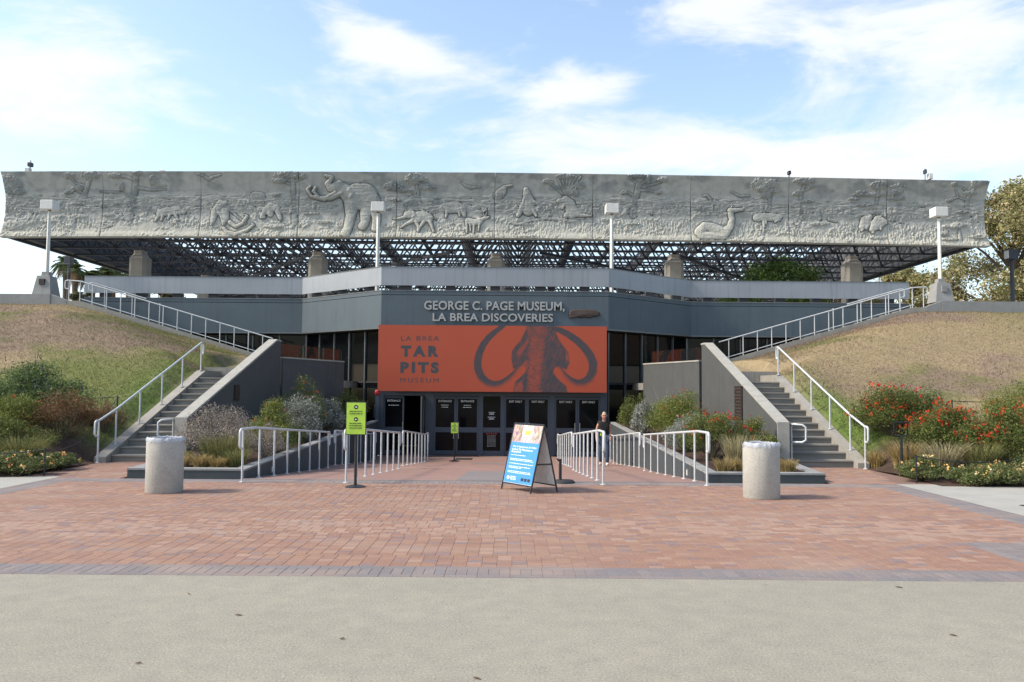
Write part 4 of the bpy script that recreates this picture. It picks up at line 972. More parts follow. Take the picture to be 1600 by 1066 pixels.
# ================================================================== RAILINGS
RR = .024
def arc(c, r, a0, a1, n, plane):
    """arc in the vertical plane spanned by unit direction 'plane' (xy) and z; angle from the direction"""
    return [(c[0] + plane[0] * r * math.cos(a0 + (a1 - a0) * i / n), c[1] + plane[1] * r * math.cos(a0 + (a1 - a0) * i / n), c[2] + r * math.sin(a0 + (a1 - a0) * i / n)) for i in range(n + 1)]
def end_loop(p, d, drop=.34, out=.16, r=.07):
    """return bend of a handrail: p = rail end (x,y,z), d = unit xy direction pointing away from the rail"""
    P = [p]
    c = (p[0] + d[0] * (out - r), p[1] + d[1] * (out - r), p[2] - r); P += arc(c, r, math.pi / 2, 0, 5, d)
    c = (p[0] + d[0] * (out - r), p[1] + d[1] * (out - r), p[2] - drop + r); P += arc(c, r, 0, -math.pi / 2, 5, d)
    P.append((p[0], p[1], p[2] - drop))
    return P
def railing(name, label, pts, feet, group, loops=(True, True), foot_plate=True, r=RR, pr=.02):
    """pts: top rail polyline; feet: list of (x,y,zfoot,ztop)"""
    t = thing(name, label, 'railing', tuple(feet[0][:3]), group=group)
    MB().tube(pts, r, 10).build('handrail', M['rail'], t, True)
    for k, (a, b) in enumerate(((0, 1), (-1, -2))):
        if loops[k]:
            d = Vector(pts[a]) - Vector(pts[b]); d.z = 0; d.normalize()
            MB().tube(end_loop(pts[a], (d.x, d.y)), r, 10).build('end_loop', M['rail'], t, True)
    for x, y, z0, z1 in feet:
        m_ = MB().tube([(x, y, z0 - .02), (x, y, z1 - .01)], pr, 10)
        if foot_plate: m_.lathe([(.05, z0 + .001), (.05, z0 + .012), (pr, z0 + .02)], (x, y, 0), 12)
        m_.build('post', M['rail'], t, True)
    return t
HR = .945
for s in (-1, 1):
    for X, nm in ((2.30, 'inner'), (4.16, 'outer')):
        for y0, y1, sec in ((14.9, 21.85, 'nearer'), (22.75, 29.4, 'farther')):
            n = 8 if sec == 'nearer' else 8
            ys = [y0 + (y1 - y0) * k / (n - 1) for k in range(n)]
            feet = [(s * X, y, rz(y), rz(y) + HR) for y in ys]
            pts = [(s * X, y, rz(y) + HR) for y in ([y0, 15.6] + ys[1:] if sec == 'nearer' else ys)]
            railing('ramp_railing', f'{sec} white tube railing on the {nm} {SIDE[s]} edge of the ramp', pts, feet, 'ramp railings', (True, True))
    # rail on the cheek of the lower stairs
    X = 8.47; ys = [18.35, 19.15, 20.35, 21.6, 22.9, 24.25]
    zf = [0.0] + [cheek_z(y) + (.04) for y in ys[1:]]
    top = [(y, max(.93, cheek_z(y) + .86)) for y in ys]
    railing('stair_railing', f'white tube railing along the outer cheek of the {SIDE[s]} lower stairs', [(s * X, y, z) for y, z in top], [(s * X, y, a, z) for y, a, (_, z) in zip(ys, zf, top)], 'lower stair railings')
    # short grab rail at the end of the sloping wall
    t = thing('grab_rail', f'short white grab rail loop at the foot of the {SIDE[s]} sloping wall', 'railing', (s * 6.93, 18.5, 0), group='grab rails')
    x = s * 6.93; MB().tube([(x, 18.62, .0), (x, 18.62, .92), (x, 18.58, .96)] + [(x + s * .03, 18.5, .965), (x + s * .18, 18.42, .955), (x + s * .25, 18.40, .90), (x + s * .25, 18.40, .62), (x + s * .18, 18.42, .57), (x, 18.6, .56)], RR, 10).build('rail_loop', M['rail'], t, True)
    MB().lathe([(.05, .0), (.05, .012), (.02, .02)], (x, 18.62, 0), 12).build('base_plate', M['rail'], t)
    # upper flight rails
    for Yr, nm in ((33.1, 'front'), (34.1, 'rear')):
        xs = [9.35 + k * .575 for k in range(14)]; xs = [min(x, 16.75) for x in xs]
        zc = lambda x: 2.83 + .2892 * (x - 8.9) if x < 16.75 else 5.10
        off = .80 if Yr < 33.5 else .86
        xs2 = xs if Yr < 33.5 else xs[::2]
        pts = [(s * 8.95, Yr, zc(8.95) + off)] + [(s * x, Yr, zc(x) + off) for x in xs] + ([(s * 17.2, Yr, 5.10 + off + .03)] if Yr < 33.5 else [])
        feet = [(s * x, Yr, (zc(x) if Yr < 33.5 else zc(x) - .12), zc(x) + off) for x in xs2] + ([(s * 17.2, Yr, 5.1, 5.1 + off + .03)] if Yr < 33.5 else [])
        if Yr > 33.5: pts = pts[-5:]; feet = feet[-3:]
        tt = railing('stair_railing', f'{nm} white railing of the {SIDE[s]} upper stairs along the facade', pts, feet, 'upper stair railings', (False, True), False)
        if Yr < 33.5:
            MB().tube([(s * 8.95, Yr, zc(8.95) + .10), (s * 16.75, Yr, zc(16.74) + .10)], .016, 8).build('lower_rail', M['rail'], tt, True)

# ================================================================== LAMP POSTS
def lamp(x, y, label, plinth=True, zbase=5.36, ztop=8.86):
    t = thing('lamp_post', label, 'lamp post', (x, y, zbase), group='square headed lamp posts')
    if plinth:
        k = MB()
        k.add([(x + a * .38, y + b * .38, zbase) for a, b in ((-1, -1), (1, -1), (1, 1), (-1, 1))] + [(x + a * .26, y + b * .26, zbase + .80) for a, b in ((-1, -1), (1, -1), (1, 1), (-1, 1))] + [(x + a * .15, y + b * .15, zbase + .82) for a, b in ((-1, -1), (1, -1), (1, 1), (-1, 1))] + [(x + a * .14, y + b * .14, zbase + .98) for a, b in ((-1, -1), (1, -1), (1, 1), (-1, 1))],
              [(0, 1, 5, 4), (1, 2, 6, 5), (2, 3, 7, 6), (3, 0, 4, 7), (4, 5, 9, 8), (5, 6, 10, 9), (6, 7, 11, 10), (7, 4, 8, 11), (8, 9, 13, 12), (9, 10, 14, 13), (10, 11, 15, 14), (11, 8, 12, 15), (12, 13, 14, 15)])
        k.build('plinth', M['kerb'], t)
        box('cover_plate', M['bronze'] if x < 0 else M['kerb'], t, x - .12, x + .10, y - .365, y - .28, zbase + .42, zbase + .66)
        pr0 = zbase + .97
    else: pr0 = zbase
    MB().tube([(x, y, pr0), (x, y, ztop + .02)], [.085, .07], 4).build('pole', M['lamp'], t)
    box('neck', M['frame_dark'], t, x - .05, x + .05, y - .05, y + .05, ztop + .0, ztop + .06)
    h = MB().bbox(x - .26, x + .26, y - .26, y + .26, ztop + .06, ztop + .43, .015); h.build('lamp_head', M['lamphead'], t)
    box('lens', M['white'], t, x - .22, x + .22, y - .22, y + .22, ztop + .045, ztop + .058)
    return t
lamp(-18.45, 33.7, 'tall square headed lamp on a tapered plinth at far left of the terrace'); lamp(18.2, 33.7, 'tall square headed lamp on a tapered plinth at far right of the terrace')
lamp(-4.85, 33.4, 'square headed lamp rising behind the parapet left of the entrance', False, 5.0, 8.82); lamp(4.68, 33.4, 'square headed lamp rising behind the parapet right of the entrance', False, 5.0, 8.82)
def dark_lamp(x, y, ztop, label, z0=5.0):
    t = thing('lamp_post', label, 'lamp post', (x, y, z0), group='dark lamp posts behind the terrace')
    MB().tube([(x, y, z0), (x, y, ztop)], .10, 8).build('pole', M['frame_dark'], t)
    MB().bbox(x - .25, x + .2, y - .25, y + .25, ztop, ztop + .5, .02).build('lamp_head', M['frame_dark'], t)
    box('lens', M['lamphead'], t, x - .256, x - .20, y - .2, y + .2, ztop + .05, ztop + .45)
dark_lamp(25.6, 41, 8.35, 'dark lamp post standing before the sycamore at far right'); dark_lamp(33.6, 64, 10.4, 'dark lamp post beyond the right end of the parapet'); dark_lamp(-29.6, 56, 9.95, 'dark lamp post among the palms at far left')
# wire guard by the left plinth
tag(MB().tube([(-18.15, 33.8, 6.7), (-17.6, 33.8, 6.7), (-17.6, 33.8, 6.36), (-18.0, 33.8, 6.36)], .02, 6).build('wire_bracket', M['mullion']), 'thin wire bracket beside the far left lamp plinth', 'bracket')

# ================================================================== ROOF INSTRUMENTS
def instrument(px, label, parts):
    x = (px - 775) / 1540 * 48; y = 40.7; z0 = 12.2 - .13 * (x / 24) ** 2 - .1
    t = thing('roof_instrument', label, 'antenna', (x, y, z0), group='instruments on the roof edge')
    for nm, k in parts:
        if k[0] == 'rod': MB().tube([(x + k[1], y, z0), (x + k[2], y, z0 + k[3])], k[4], 6).build(nm, M['lamp'] if len(k) < 6 else M[k[5]], t)
        else: MB().bbox(x + k[1], x + k[2], y - .12, y + .12, z0 + k[3], z0 + k[4], .02).build(nm, M[k[5]], t)
instrument(22, 'grey sensor mast on the left end of the roof', [('mast', ('rod', 0, 0, .95, .035)), ('sensor', ('box', -.10, .10, .62, .82, 'frame_dark')), ('sensor_box', ('box', -.22, .02, .36, .55, 'lamp')), ('base_box', ('box', -.07, .1, .1, .25, 'frame_dark'))])
instrument(235, 'small white speaker box on the left part of the roof edge', [('mast', ('rod', 0, 0, .3, .03)), ('speaker_box', ('box', -.17, .09, .2, .42, 'lamphead'))])
instrument(1238, 'small dark tripod camera on the right part of the roof edge', [('leg', ('rod', -.13, 0, .5, .015, 'frame_dark')), ('leg', ('rod', .06, 0, .5, .015, 'frame_dark')), ('camera_box', ('box', -.08, .06, .45, .62, 'frame_dark'))])
instrument(1458, 'white dish and thin mast near the right end of the roof', [('mast', ('rod', -.08, -.08, .85, .02, 'frame_dark')), ('sensor', ('box', -.13, -.03, .6, .8, 'frame_dark')), ('bracket', ('rod', .06, .1, .5, .025)), ('dish', ('box', .06, .26, .32, .60, 'lamphead'))])

# ================================================================== TRASH CANS
def can(x, y, label, seed):
    t = thing('trash_can', label, 'trash can', (x, y, 0), rotz=seed * 1.3, group='concrete trash cans', local=True)
    MB().lathe([(.277, 0), (.287, .012), (.287, .80), (.282, .835), (.266, .845), (.246, .84), (.246, .45), (.0, .45)], seg=48).build('body', M['can'], t, True)
    q = random.Random(seed); ph = [q.uniform(0, 6.28) for _ in range(6)]
    def wob(i, a, r, z):
        f = .5 * math.sin(3 * a + ph[0]) + .3 * math.sin(7 * a + ph[1]) + .3 * math.sin(13 * a + ph[2]); g = math.sin(23 * a + ph[3]) * .5
        k = (1.0, 1.0, .8, .5, .5, .6, .6)[i]
        g2 = math.sin(37 * a + ph[4] + 2 * math.sin(5 * a)) * math.sin(11 * a + ph[5]); return r + .008 * f * k + .004 * g + .005 * g2, z + .020 * f * k * (1.8 if i == 0 else 1) + .006 * g + .006 * g2
    MB().lathe([(.2905, .80), (.291, .842), (.282, .868), (.268, .880), (.250, .868), (.241, .80)], seg=72, cap=False, wob=lambda i, a, r, z: wob(min(i, 6), a, r, z)).build('liner_bag', M['bag'], t, True)
    MB().lathe([(.240, .83), (.232, .70), (.21, .58), (.0, .55)], seg=40, cap=False, wob=lambda i, a, r, z: (r + (.008 * math.sin(9 * a + ph[4]) + .005 * math.sin(17 * a + ph[5])) * (i < 3), z)).build('liner_inside_shade', M['bagin'], t, True)
    return t
can(-4.94, 13.44, 'concrete trash can with clear liner in front of the left stairs', 3); can(4.65, 13.3, 'concrete trash can with crumpled liner right of the ramp', 5)

# ================================================================== SIGNS ON THE PLAZA
def lime_sign(x, y, z0, h, w_, hs, label, big):
    t = thing('stanchion_sign', label, 'sign', (x, y, z0), group='lime green stanchion signs')
    MB().lathe([(.175 if big else .19, 0), (.175 if big else .19, .012), (.12, .03), (.03, .045), (.03, .06)], (x, y, z0), 32).build('base', M['black'], t, True)
    MB().tube([(x, y, z0 + .04), (x, y, z0 + h - hs + .05)], .025, 12).build('post', M['black'], t, True)
    MB().bbox(x - w_ / 2 - .012, x + w_ / 2 + .012, y - .045, y - .02, z0 + h - hs - .012, z0 + h + .012, .003).build('frame', M['black'], t)
    f = box('face', M['lime'], t, x - w_ / 2, x + w_ / 2, y - .05, y - .0455, z0 + h - hs, z0 + h)
    for k, (cz, d) in enumerate(((z0 + h - hs * .14, 1), (z0 + h - hs * .53, -1))):
        r = w_ * .115; Y0 = y - .0505
        MB().add([(x + r * math.cos(a * math.pi / 12), Y0 - .001, cz + r * math.sin(a * math.pi / 12)) for a in range(24)] + [(x, Y0 - .001, cz)], [((i + 1) % 24, i, 24) for i in range(24)]).build('arrow_disc', M['black'], f)
        u = r * .6
        MB().add([(x + d * a * u, Y0 - .0025, cz + b * u) for a, b in ((1, 0), (.1, .75), (.1, .25), (-.9, .25), (-.9, -.25), (.1, -.25), (.1, -.75))], [(0, 1, 2, 3, 4, 5, 6) if d < 0 else (6, 5, 4, 3, 2, 1, 0)]).build('arrow', M['white'], f)
    rows = [(.24 / .34 * w_, z0 + h - hs * q) for q in (.285, .36, .665, .74, .815)]
    printed(f, x, rows, y - .0505, M['black'], hs * .022)
    return t
lime_sign(-2.02, 14.3, 0, 1.445, .325, .54, 'lime green arrow sign on a black post at the ramp mouth', True)
lime_sign(-1.33, 29.0, rz(29.0), 1.34, .24, .36, 'small lime green arrow sign on a black post before the doors', False)
# A-frame
af = thing('a_frame_sign', 'blue A-frame poster board standing on the brick plaza', 'sign', (.72, 13.95, 0))
FL, FRt, BR = Vector((.49, 14.23, 0)), Vector((.97, 13.55, 0)), Vector((1.42, 13.80, 0)); BL = FL + (BR - FRt)
TL = (FL + BL) / 2 + Vector((0, 0, 1.11)); TR = (FRt + BR) / 2 + Vector((0, 0, 1.11))
def on(A0, A1, T0, T1, u, v, off=0.0):
    p = (A0 * (1 - u) + A1 * u) * (1 - v) + (T0 * (1 - u) + T1 * u) * v
    n_ = (A1 - A0).cross(T0 - A0).normalized(); return p + n_ * off
for A0, A1, nm in ((FL, FRt, 'f'), (BR, BL, 'b')):
    T0, T1 = (TL, TR) if nm == 'f' else (TR, TL)
    for P, Q in ((A0, T0), (A1, T1)): MB().tube([P, Q], .014, 6).build('frame_leg', M['black'], af)
    MB().tube([on(A0, A1, T0, T1, 0, .10), on(A0, A1, T0, T1, 1, .10)], .012, 6).build('frame_rail', M['black'], af)
    MB().tube([on(A0, A1, T0, T1, 0, .995), on(A0, A1, T0, T1, 1, .995)], .018, 6).build('frame_rail', M['black'], af)
    g = lambda u, v, o: on(A0, A1, T0, T1, u, v, o)
    vs = [g(u, v, o) for o in (.004, -.004) for u, v in ((.015, .11), (.985, .11), (.985, .985), (.015, .985))]
    pan = np_obj('panel', vs, [(0, 1, 2, 3), (7, 6, 5, 4), (0, 4, 5, 1), (1, 5, 6, 2), (2, 6, 7, 3), (3, 7, 4, 0)], M['white'], af)
    if nm == 'f':
        def fr(u0, u1, v0, v1, material, name, o=.0065):
            return np_obj(name, [g(u0, v0, o), g(u1, v0, o), g(u1, v1, o), g(u0, v1, o)], [(0, 1, 2, 3)], material, pan)
        fr(.02, .98, .115, .72, M['blue'], 'poster')
        tiles = [((.02, .34, .72, .98), (.34, .25, .24)), ((.35, .68, .82, .98), (.62, .60, .55)), ((.35, .68, .72, .81), (.62, .42, .42)), ((.69, .98, .72, .98), (.42, .33, .28))]
        for (a, b, c, d_), cc in tiles:
            nq = 10; ug = np.linspace(a, b, nq); vg = np.linspace(c, d_, nq); V = np.array([g(u, v, .0062) for u in ug for v in vg]); q = np.array([(i * nq + j, (i + 1) * nq + j, (i + 1) * nq + j + 1, i * nq + j + 1) for i in range(nq - 1) for j in range(nq - 1)])
            np_obj('photo_tile', V, q, M['print'], pan, np.clip(np.array(cc)[None] * rg.uniform(.5, 1.5, (nq * nq, 1)) + rg.normal(0, .05, (nq * nq, 3)), .01, .8))
        fr(.43, .62, .835, .90, M['lime'], 'photo_tile', .007)
        def words(v, u0, u1, h, name='poster_text'):
            V, F = [], []; u = u0
            while u < u1 - .01:
                q = min(rnd.uniform(.04, .1), u1 - u); b = len(V); V += [g(u, v, .0075), g(u + q - .014, v, .0075), g(u + q - .014, v + h, .0075), g(u, v + h, .0075)]; F.append((b, b + 1, b + 2, b + 3)); u += q
            np_obj(name, V, F, M['white'], pan)
        for v, u1 in ((.52, .62), (.465, .85), (.445, .9), (.395, .92), (.35, .86), (.33, .55), (.28, .88), (.26, .9)): words(v, .10, u1, .009)
        for line, (v, u1) in zip(('Vive la Experiencia de Visitar', 'La Brea Tar Pits ahora en', 'Español'), ((.635, .92), (.595, .80), (.555, .42))):
            V, F = text_mesh(line, 1, 0, .02); xs = [p.x for p in V]; yy = [p.y for p in V]; a_, b_ = min(xs), max(xs)
            np_obj('poster_title', [g(.10 + (p.x - a_) / (b_ - a_) * (u1 - .10), v + (p.y - min(yy)) / (max(yy) - min(yy)) * .032, .0075) for p in V], [tuple(f) for f in F], M['white'], pan)
        for k in range(3): fr(.60 + k * .11, .69 + k * .11, .155, .20, M['black'], 'sponsor_badge', .0075)
        cc = (.16, .185); np_obj('round_logo', [g(cc[0] + .045 * math.cos(a * .5236), cc[1] + .028 * math.sin(a * .5236), .0075) for a in range(12)], [tuple(range(12))], M['white'], pan)
        for v in (.20, .18, .16): words(v, .24, .44, .010)
MB().tube([on(FRt, FRt, TR, TR, 0, .42), on(BR, BR, TR, TR, 0, .42)], .012, 6).build('brace', M['black'], af)
# stanchion stump
t = thing('stanchion', 'short black stanchion stump with round rubber base behind the A-frame', 'stanchion', (1.62, 15.2, 0))
MB().lathe([(.20, 0), (.20, .02), (.17, .05), (.06, .06), (.0, .06)], (1.62, 15.2, 0), 32).build('base', M['rubber'], t, True); MB().tube([(1.55, 15.2, .05), (1.55, 15.2, .43)], .028, 12).build('post', M['black'], t, True)
MB().tube([(1.515, 15.2, .40), (1.50, 15.19, .42), (1.50, 15.19, .44)], .018, 8).build('hook', M['black'], t)
# plaques, bell, wall lights, drain
def plaque(s, y0, y1, z0, z1, label):
    t = thing('wall_plaque', label, 'plaque', (s * 6.58, (y0 + y1) / 2, z0)); X = s * 6.60
    box('plate', M['bronze'], t, *sorted((X - s * .03, X)), y0, y1, z0, z1)
    n = int((z1 - z0) / .09)
    for k in range(n): box('raised_line', M['rustbrown'], t, *sorted((X - s * .038, X - s * .0305)), y0 + .06, y1 - .06 - .15 * (k % 3 == 1), z1 - .08 - k * .085, z1 - .05 - k * .085)
plaque(1, 21.3, 22.0, .55, 1.82, 'tall bronze plaque with raised text on the right sloping wall'); plaque(-1, 21.6, 22.0, 1.35, 1.75, 'small dark plaque on the left sloping wall')
t = thing('alarm_bell', 'red round alarm bell at the lower left corner of the banner', 'alarm', (-4.36, 31.0, 1.55))
k = MB(); k.lathe([(.0, .05), (.07, .045), (.105, .02), (.11, 0)], (0, 0, 0), 24); k.v = [(-4.36 + a, 30.95 - c, 1.53 + b) for a, b, c in k.v]; k.build('gong', M['red'], t, True)
MB().tube([(-4.36, 30.96, 1.43), (-4.39, 30.97, 1.2), (-4.47, 30.97, 1.0), (-4.48, 30.97, .6)], .012, 6).build('cable', M['mullion'], t)
box('backing_post', M['doorframe'], t, -4.44, -4.30, 30.955, 31.0, -.8, 1.6)
for s, lab in ((-1, 'small square light set in the left ramp wall'), (1, 'small square light set in the right ramp wall')):
    y = 17.3; t = thing('wall_light', lab, 'wall light', (s * 4.32, y, .0), group='ramp wall lights'); X = s * 4.327
    box('housing', M['kerb'], t, *sorted((X - s * .02, X)), y - .055, y + .055, -.07, .06); box('lens', M['lamphead'], t, *sorted((X - s * .025, X - s * .0205)), y - .04, y + .04, -.05, .045)
t = thing('drain_grate', 'rusty rectangular drain grate in the concrete path at right', 'grate', (9.0, 12.4, 0))
box('pit', M['void'], t, 8.35, 9.75, 12.10, 12.65, -.004, .003)
for k in range(14): box('bar', M['rustbrown'], t, 8.37 + k * .1, 8.42 + k * .1, 12.12, 12.63, .0035, .012)
# chain fences along the beds
def chain(label, pts, h=.5):
    t = thing('rope_fence', label, 'fence', tuple(pts[0])); prev = None
    for x, y, z in pts:
        MB().tube([(x, y, z - .05), (x, y, z + h)], .016, 8).build('post', M['black'], t); q = Vector((x, y, z + h - .03))
        if prev is not None: MB().tube([prev.lerp(q, k / 8) - Vector((0, 0, .09 * math.sin(math.pi * k / 8))) for k in range(9)], .009, 6).build('rope', M['black'], t)
        prev = q
mz = lambda x, y: float(mound_z(np.array([x]), np.array([y]))[0])
P3 = lambda x, y: (x, y, mz(x, y))
chain('low black post and rope fence edging the left flower bed', [P3(-10.3, 15.5), P3(-8.15, 15.7), P3(-8.75, 18.2), P3(-9.05, 20.4), P3(-11.8, 20.4)])
chain('low black post and rope fence edging the right flower bed', [P3(8.95, 17.4), P3(8.25, 15.6), P3(10.1, 15.4), P3(12.5, 15.4)]); chain('short black post and rope behind the right stair railing', [P3(9.0, 20.2), P3(11.5, 20.4), P3(14.0, 20.8)])
t = thing('lectern_sign', 'empty black metal sign frame on a post in the right bed', 'sign', (8.75, 17.1, 0)); x, y = 8.68, 17.1
MB().tube([(x, y, -.05), (x, y, .80)], .03, 8).build('post', M['black'], t)
for a, b in (((x - .16, y, .80), (x + .12, y, .80)), ((x - .16, y, .80), (x - .16, y - .05, 1.08)), ((x + .12, y, .80), (x + .12, y - .05, 1.08)), ((x - .17, y - .05, 1.08), (x + .13, y - .05, 1.08))): MB().tube([a, b], .015, 6).build('frame_bar', M['black'], t)
# ================================================================== PLANTS
def leaf_cloud(blobs, n, size, asp, cols, shell=.55, up=.35, droop=0.0, rs=rg):
    B = np.array(blobs, float); wgt = (B[:, 3] * B[:, 4] * B[:, 5]) ** .67; idx = rs.choice(len(B), n, p=wgt / wgt.sum()); b = B[idx]
    d = rs.normal(size=(n, 3)); d /= np.linalg.norm(d, axis=1, keepdims=True); rr = (shell + (1 - shell) * rs.random(n)) * rs.uniform(.85, 1.08, n)
    P = b[:, :3] + d * b[:, 3:6] * rr[:, None]
    nv = d * .6 + rs.normal(size=(n, 3)) * .7 + np.array([0, 0, up]); nv /= np.linalg.norm(nv, axis=1, keepdims=True)
    a = np.cross(nv, rs.normal(size=(n, 3))); a /= np.linalg.norm(a, axis=1, keepdims=True) + 1e-9; a[:, 2] -= droop; c = np.cross(nv, a)
    s = size * rs.uniform(.4, 1.0, n)[:, None] * rs.choice([.8, 1.3, 1.9], n, p=[.45, .4, .15])[:, None]
    V = np.stack([P - a * s, P + c * s * asp, P + a * s, P - c * s * asp], 1).reshape(-1, 3)
    cc = np.array(cols)[rs.integers(0, len(cols), n)] * rs.uniform(.7, 1.3, (n, 1))
    return V, np.arange(4 * n).reshape(-1, 4), np.repeat(cc, 4, 0)
def dome_blobs(x, y, z, w_, dpt, h, m, seed, r0=.30):
    q = random.Random(seed); out = []
    for i in range(m):
        a = q.uniform(0, 6.283); rr = q.random() ** .6; zz = h * (.28 + .68 * (1 - rr * rr * .7) * q.uniform(.35, 1.08))
        s = r0 * q.uniform(.5, 1.3)
        out.append((x + w_ / 2 * rr * math.cos(a) * .8, y + dpt / 2 * rr * math.sin(a) * .8, z + zz - s * h * .4, w_ * s * .62, dpt * s * .62, h * s * .75))
    return out
def stems(base, blobs, r, parent, name='stems', material=None):
    m_ = MB()
    for b in blobs:
        p0 = Vector(base) + Vector((rnd.uniform(-.06, .06), rnd.uniform(-.06, .06), -.05)); p2 = Vector(b[:3]); p1 = p0.lerp(p2, .5) + Vector((rnd.uniform(-.08, .08), rnd.uniform(-.08, .08), .05))
        m_.tube([p0, p1, p2], [r, r * .7, r * .35], 5)
    o = m_.build(name, material or M['stem'], parent); o['kind'] = 'stuff'; return o
PAL = {
 'green': [(.095, .135, .03), (.125, .165, .035), (.07, .105, .025), (.16, .185, .045), (.15, .12, .04)],
 'ygreen': [(.16, .185, .035), (.115, .15, .033), (.20, .21, .05)],
 'sage': [(.27, .28, .245), (.20, .215, .18), (.32, .325, .29), (.15, .165, .12)],
 'dried': [(.31, .255, .225), (.24, .195, .175), (.38, .32, .28), (.20, .19, .12)],
 'rusty': [(.20, .095, .05), (.15, .08, .045), (.10, .10, .03), (.24, .12, .06)],
 'salvia': [(.10, .15, .045), (.13, .18, .055), (.075, .11, .045)],
 'lant': [(.11, .15, .045), (.08, .12, .035), (.15, .18, .06), (.17, .15, .06)],
 'syc': [(.27, .255, .10), (.22, .22, .08), (.34, .275, .14), (.18, .19, .07), (.42, .35, .20)],
 'atrium': [(.05, .095, .02), (.075, .13, .025), (.035, .07, .016), (.10, .15, .035)],
 'pine': [(.075, .085, .045), (.10, .10, .055), (.055, .065, .035)],
}
REDF = [(.45, .035, .012), (.52, .07, .015), (.38, .02, .012)]
ORF = [(.50, .13, .02), (.45, .06, .015)]
YELF = [(.74, .50, .17), (.80, .62, .33), (.74, .46, .17), (.66, .30, .12)]
def flowers(parent, blobs, n, size, cols, top=.35, name='flowers', cluster=6):
    B = np.array(blobs, float); k = rg.integers(0, len(B), n); b = B[k]; d = rg.normal(size=(n, 3)); d[:, 2] = np.abs(d[:, 2]) + top; d[:, 1] -= .5; d /= np.linalg.norm(d, axis=1, keepdims=True)
    P = b[:, :3] + d * b[:, 3:6] * 1.05; P = np.repeat(P, cluster, 0) + rg.normal(0, size * 1.1, (n * cluster, 3)); N = len(P)
    nv = rg.normal(size=(N, 3)) + [0, -.5, .6]; nv /= np.linalg.norm(nv, axis=1, keepdims=True); a = np.cross(nv, rg.normal(size=(N, 3))); a /= np.linalg.norm(a, axis=1, keepdims=True); c = np.cross(nv, a); s = size * rg.uniform(.6, 1.2, (N, 1))
    V = np.stack([P - a * s, P + c * s, P + a * s, P - c * s], 1).reshape(-1, 3)
    cc = np.repeat(np.array(cols)[rg.integers(0, len(cols), n)], cluster, 0) * rg.uniform(.75, 1.25, (N, 1))
    o = np_obj(name, V, np.arange(4 * N).reshape(-1, 4), M['petal'], parent, np.repeat(np.clip(cc, 0, .85), 4, 0)); o['kind'] = 'stuff'
def shrub(name, label, x, y, z, w_, dpt, h, pal, n, leaf=.022, asp=.4, m=26, fl=None, nf=0, fs=.018, seed=1, group='shrubs in the planting beds', shell=.45, spikes=None, r0=.30, cat='shrub', cluster=6):
    w_ *= 1.18; h *= 1.1; n = int(n * 1.2)
    t = thing(name, label, cat, (x, y, z), group=group)
    bl = dome_blobs(x, y, z, w_, dpt, h, m, seed, r0)
    stems((x, y, z), bl, .012, t)
    V, F, c = leaf_cloud(bl, n, leaf, asp, PAL[pal], shell); o = np_obj('foliage', V, F, M['leaf'], t, c); o['kind'] = 'stuff'
    if fl: flowers(t, bl, nf, fs, fl, cluster=cluster)
    if spikes:
        q = random.Random(seed); V, F, c = [], [], []
        for i in range(spikes[0]):
            b = q.choice(bl); p = Vector(b[:3]) + Vector((q.uniform(-1, 1) * b[3], q.uniform(-1, .5) * b[4], b[5] * .8)); L = spikes[1] * q.uniform(.6, 1.3); d = Vector((q.gauss(0, .25), q.gauss(0, .2), 1)).normalized()
            for k in range(14):
                pp = p + d * L * k / 14; s = spikes[2] * (1 - .5 * k / 14); a = Vector((q.gauss(0, 1), q.gauss(0, 1), q.gauss(0, 1))).normalized(); e = a.orthogonal().normalized()
                b0 = len(V); V += [pp - a * s, pp + e * s * .7, pp + a * s, pp - e * s * .7]; F.append((b0, b0 + 1, b0 + 2, b0 + 3)); cc = spikes[3]; f = q.uniform(.7, 1.3); c += [[v * f for v in cc]] * 4
        o = np_obj('flower_spikes', [tuple(v) for v in V], np.array(F), M['petal'], t, np.array(c)); o['kind'] = 'stuff'
    return t
def grass(name, label, x, y, z, w_, dpt, h, n, cols, seed=1, group='ornamental grasses in the beds', wd=.006, lean=.35):
    q = np.random.default_rng(seed); t = thing(name, label, 'grass clump', (x, y, z), group=group)
    a = q.uniform(0, 6.283, n); rr = np.sqrt(q.random(n)) * .5; B = np.stack([x + np.cos(a) * rr * w_ * .6, y + np.sin(a) * rr * dpt * .6, np.full(n, z - .02)], -1)
    L = h * q.uniform(.55, 1.12, n); dr = np.stack([np.cos(a), np.sin(a)], -1) * (rr * 2 * lean + .08)[:, None] + q.normal(0, .12, (n, 2))
    tt = np.array([0, .35, .7, 1.0]); pts = []
    for u in tt: pts.append(B + np.concatenate([dr * (L * u ** 1.8)[:, None], (L * (u - .22 * u ** 3))[:, None]], 1))
    th = q.uniform(0, math.pi, n); T = np.stack([np.cos(th), np.sin(th), 0 * th], -1) * wd * q.uniform(.6, 1.3, (n, 1))
    V = []
    for k, p in enumerate(pts): s = (1, .9, .6, .12)[k]; V += [p - T * s, p + T * s]
    V = np.stack(V, 1).reshape(-1, 3); f = np.array([(0, 1, 3, 2), (2, 3, 5, 4), (4, 5, 7, 6)]); F = (np.arange(n)[:, None, None] * 8 + f[None]).reshape(-1, 4)
    c = np.array(cols)[q.integers(0, len(cols), n)] * q.uniform(.75, 1.25, (n, 1))
    o = np_obj('blades', V, F, M['blade'], t, np.repeat(c, 8, 0)); o['kind'] = 'stuff'
    return t
GOLD = [(.36, .25, .10), (.30, .22, .09), (.24, .20, .07), (.42, .31, .15)]
OLIVE = [(.20, .19, .07), (.15, .16, .055), (.27, .24, .10), (.12, .14, .05)]
PALE = [(.42, .36, .22), (.34, .29, .17), (.25, .23, .11)]
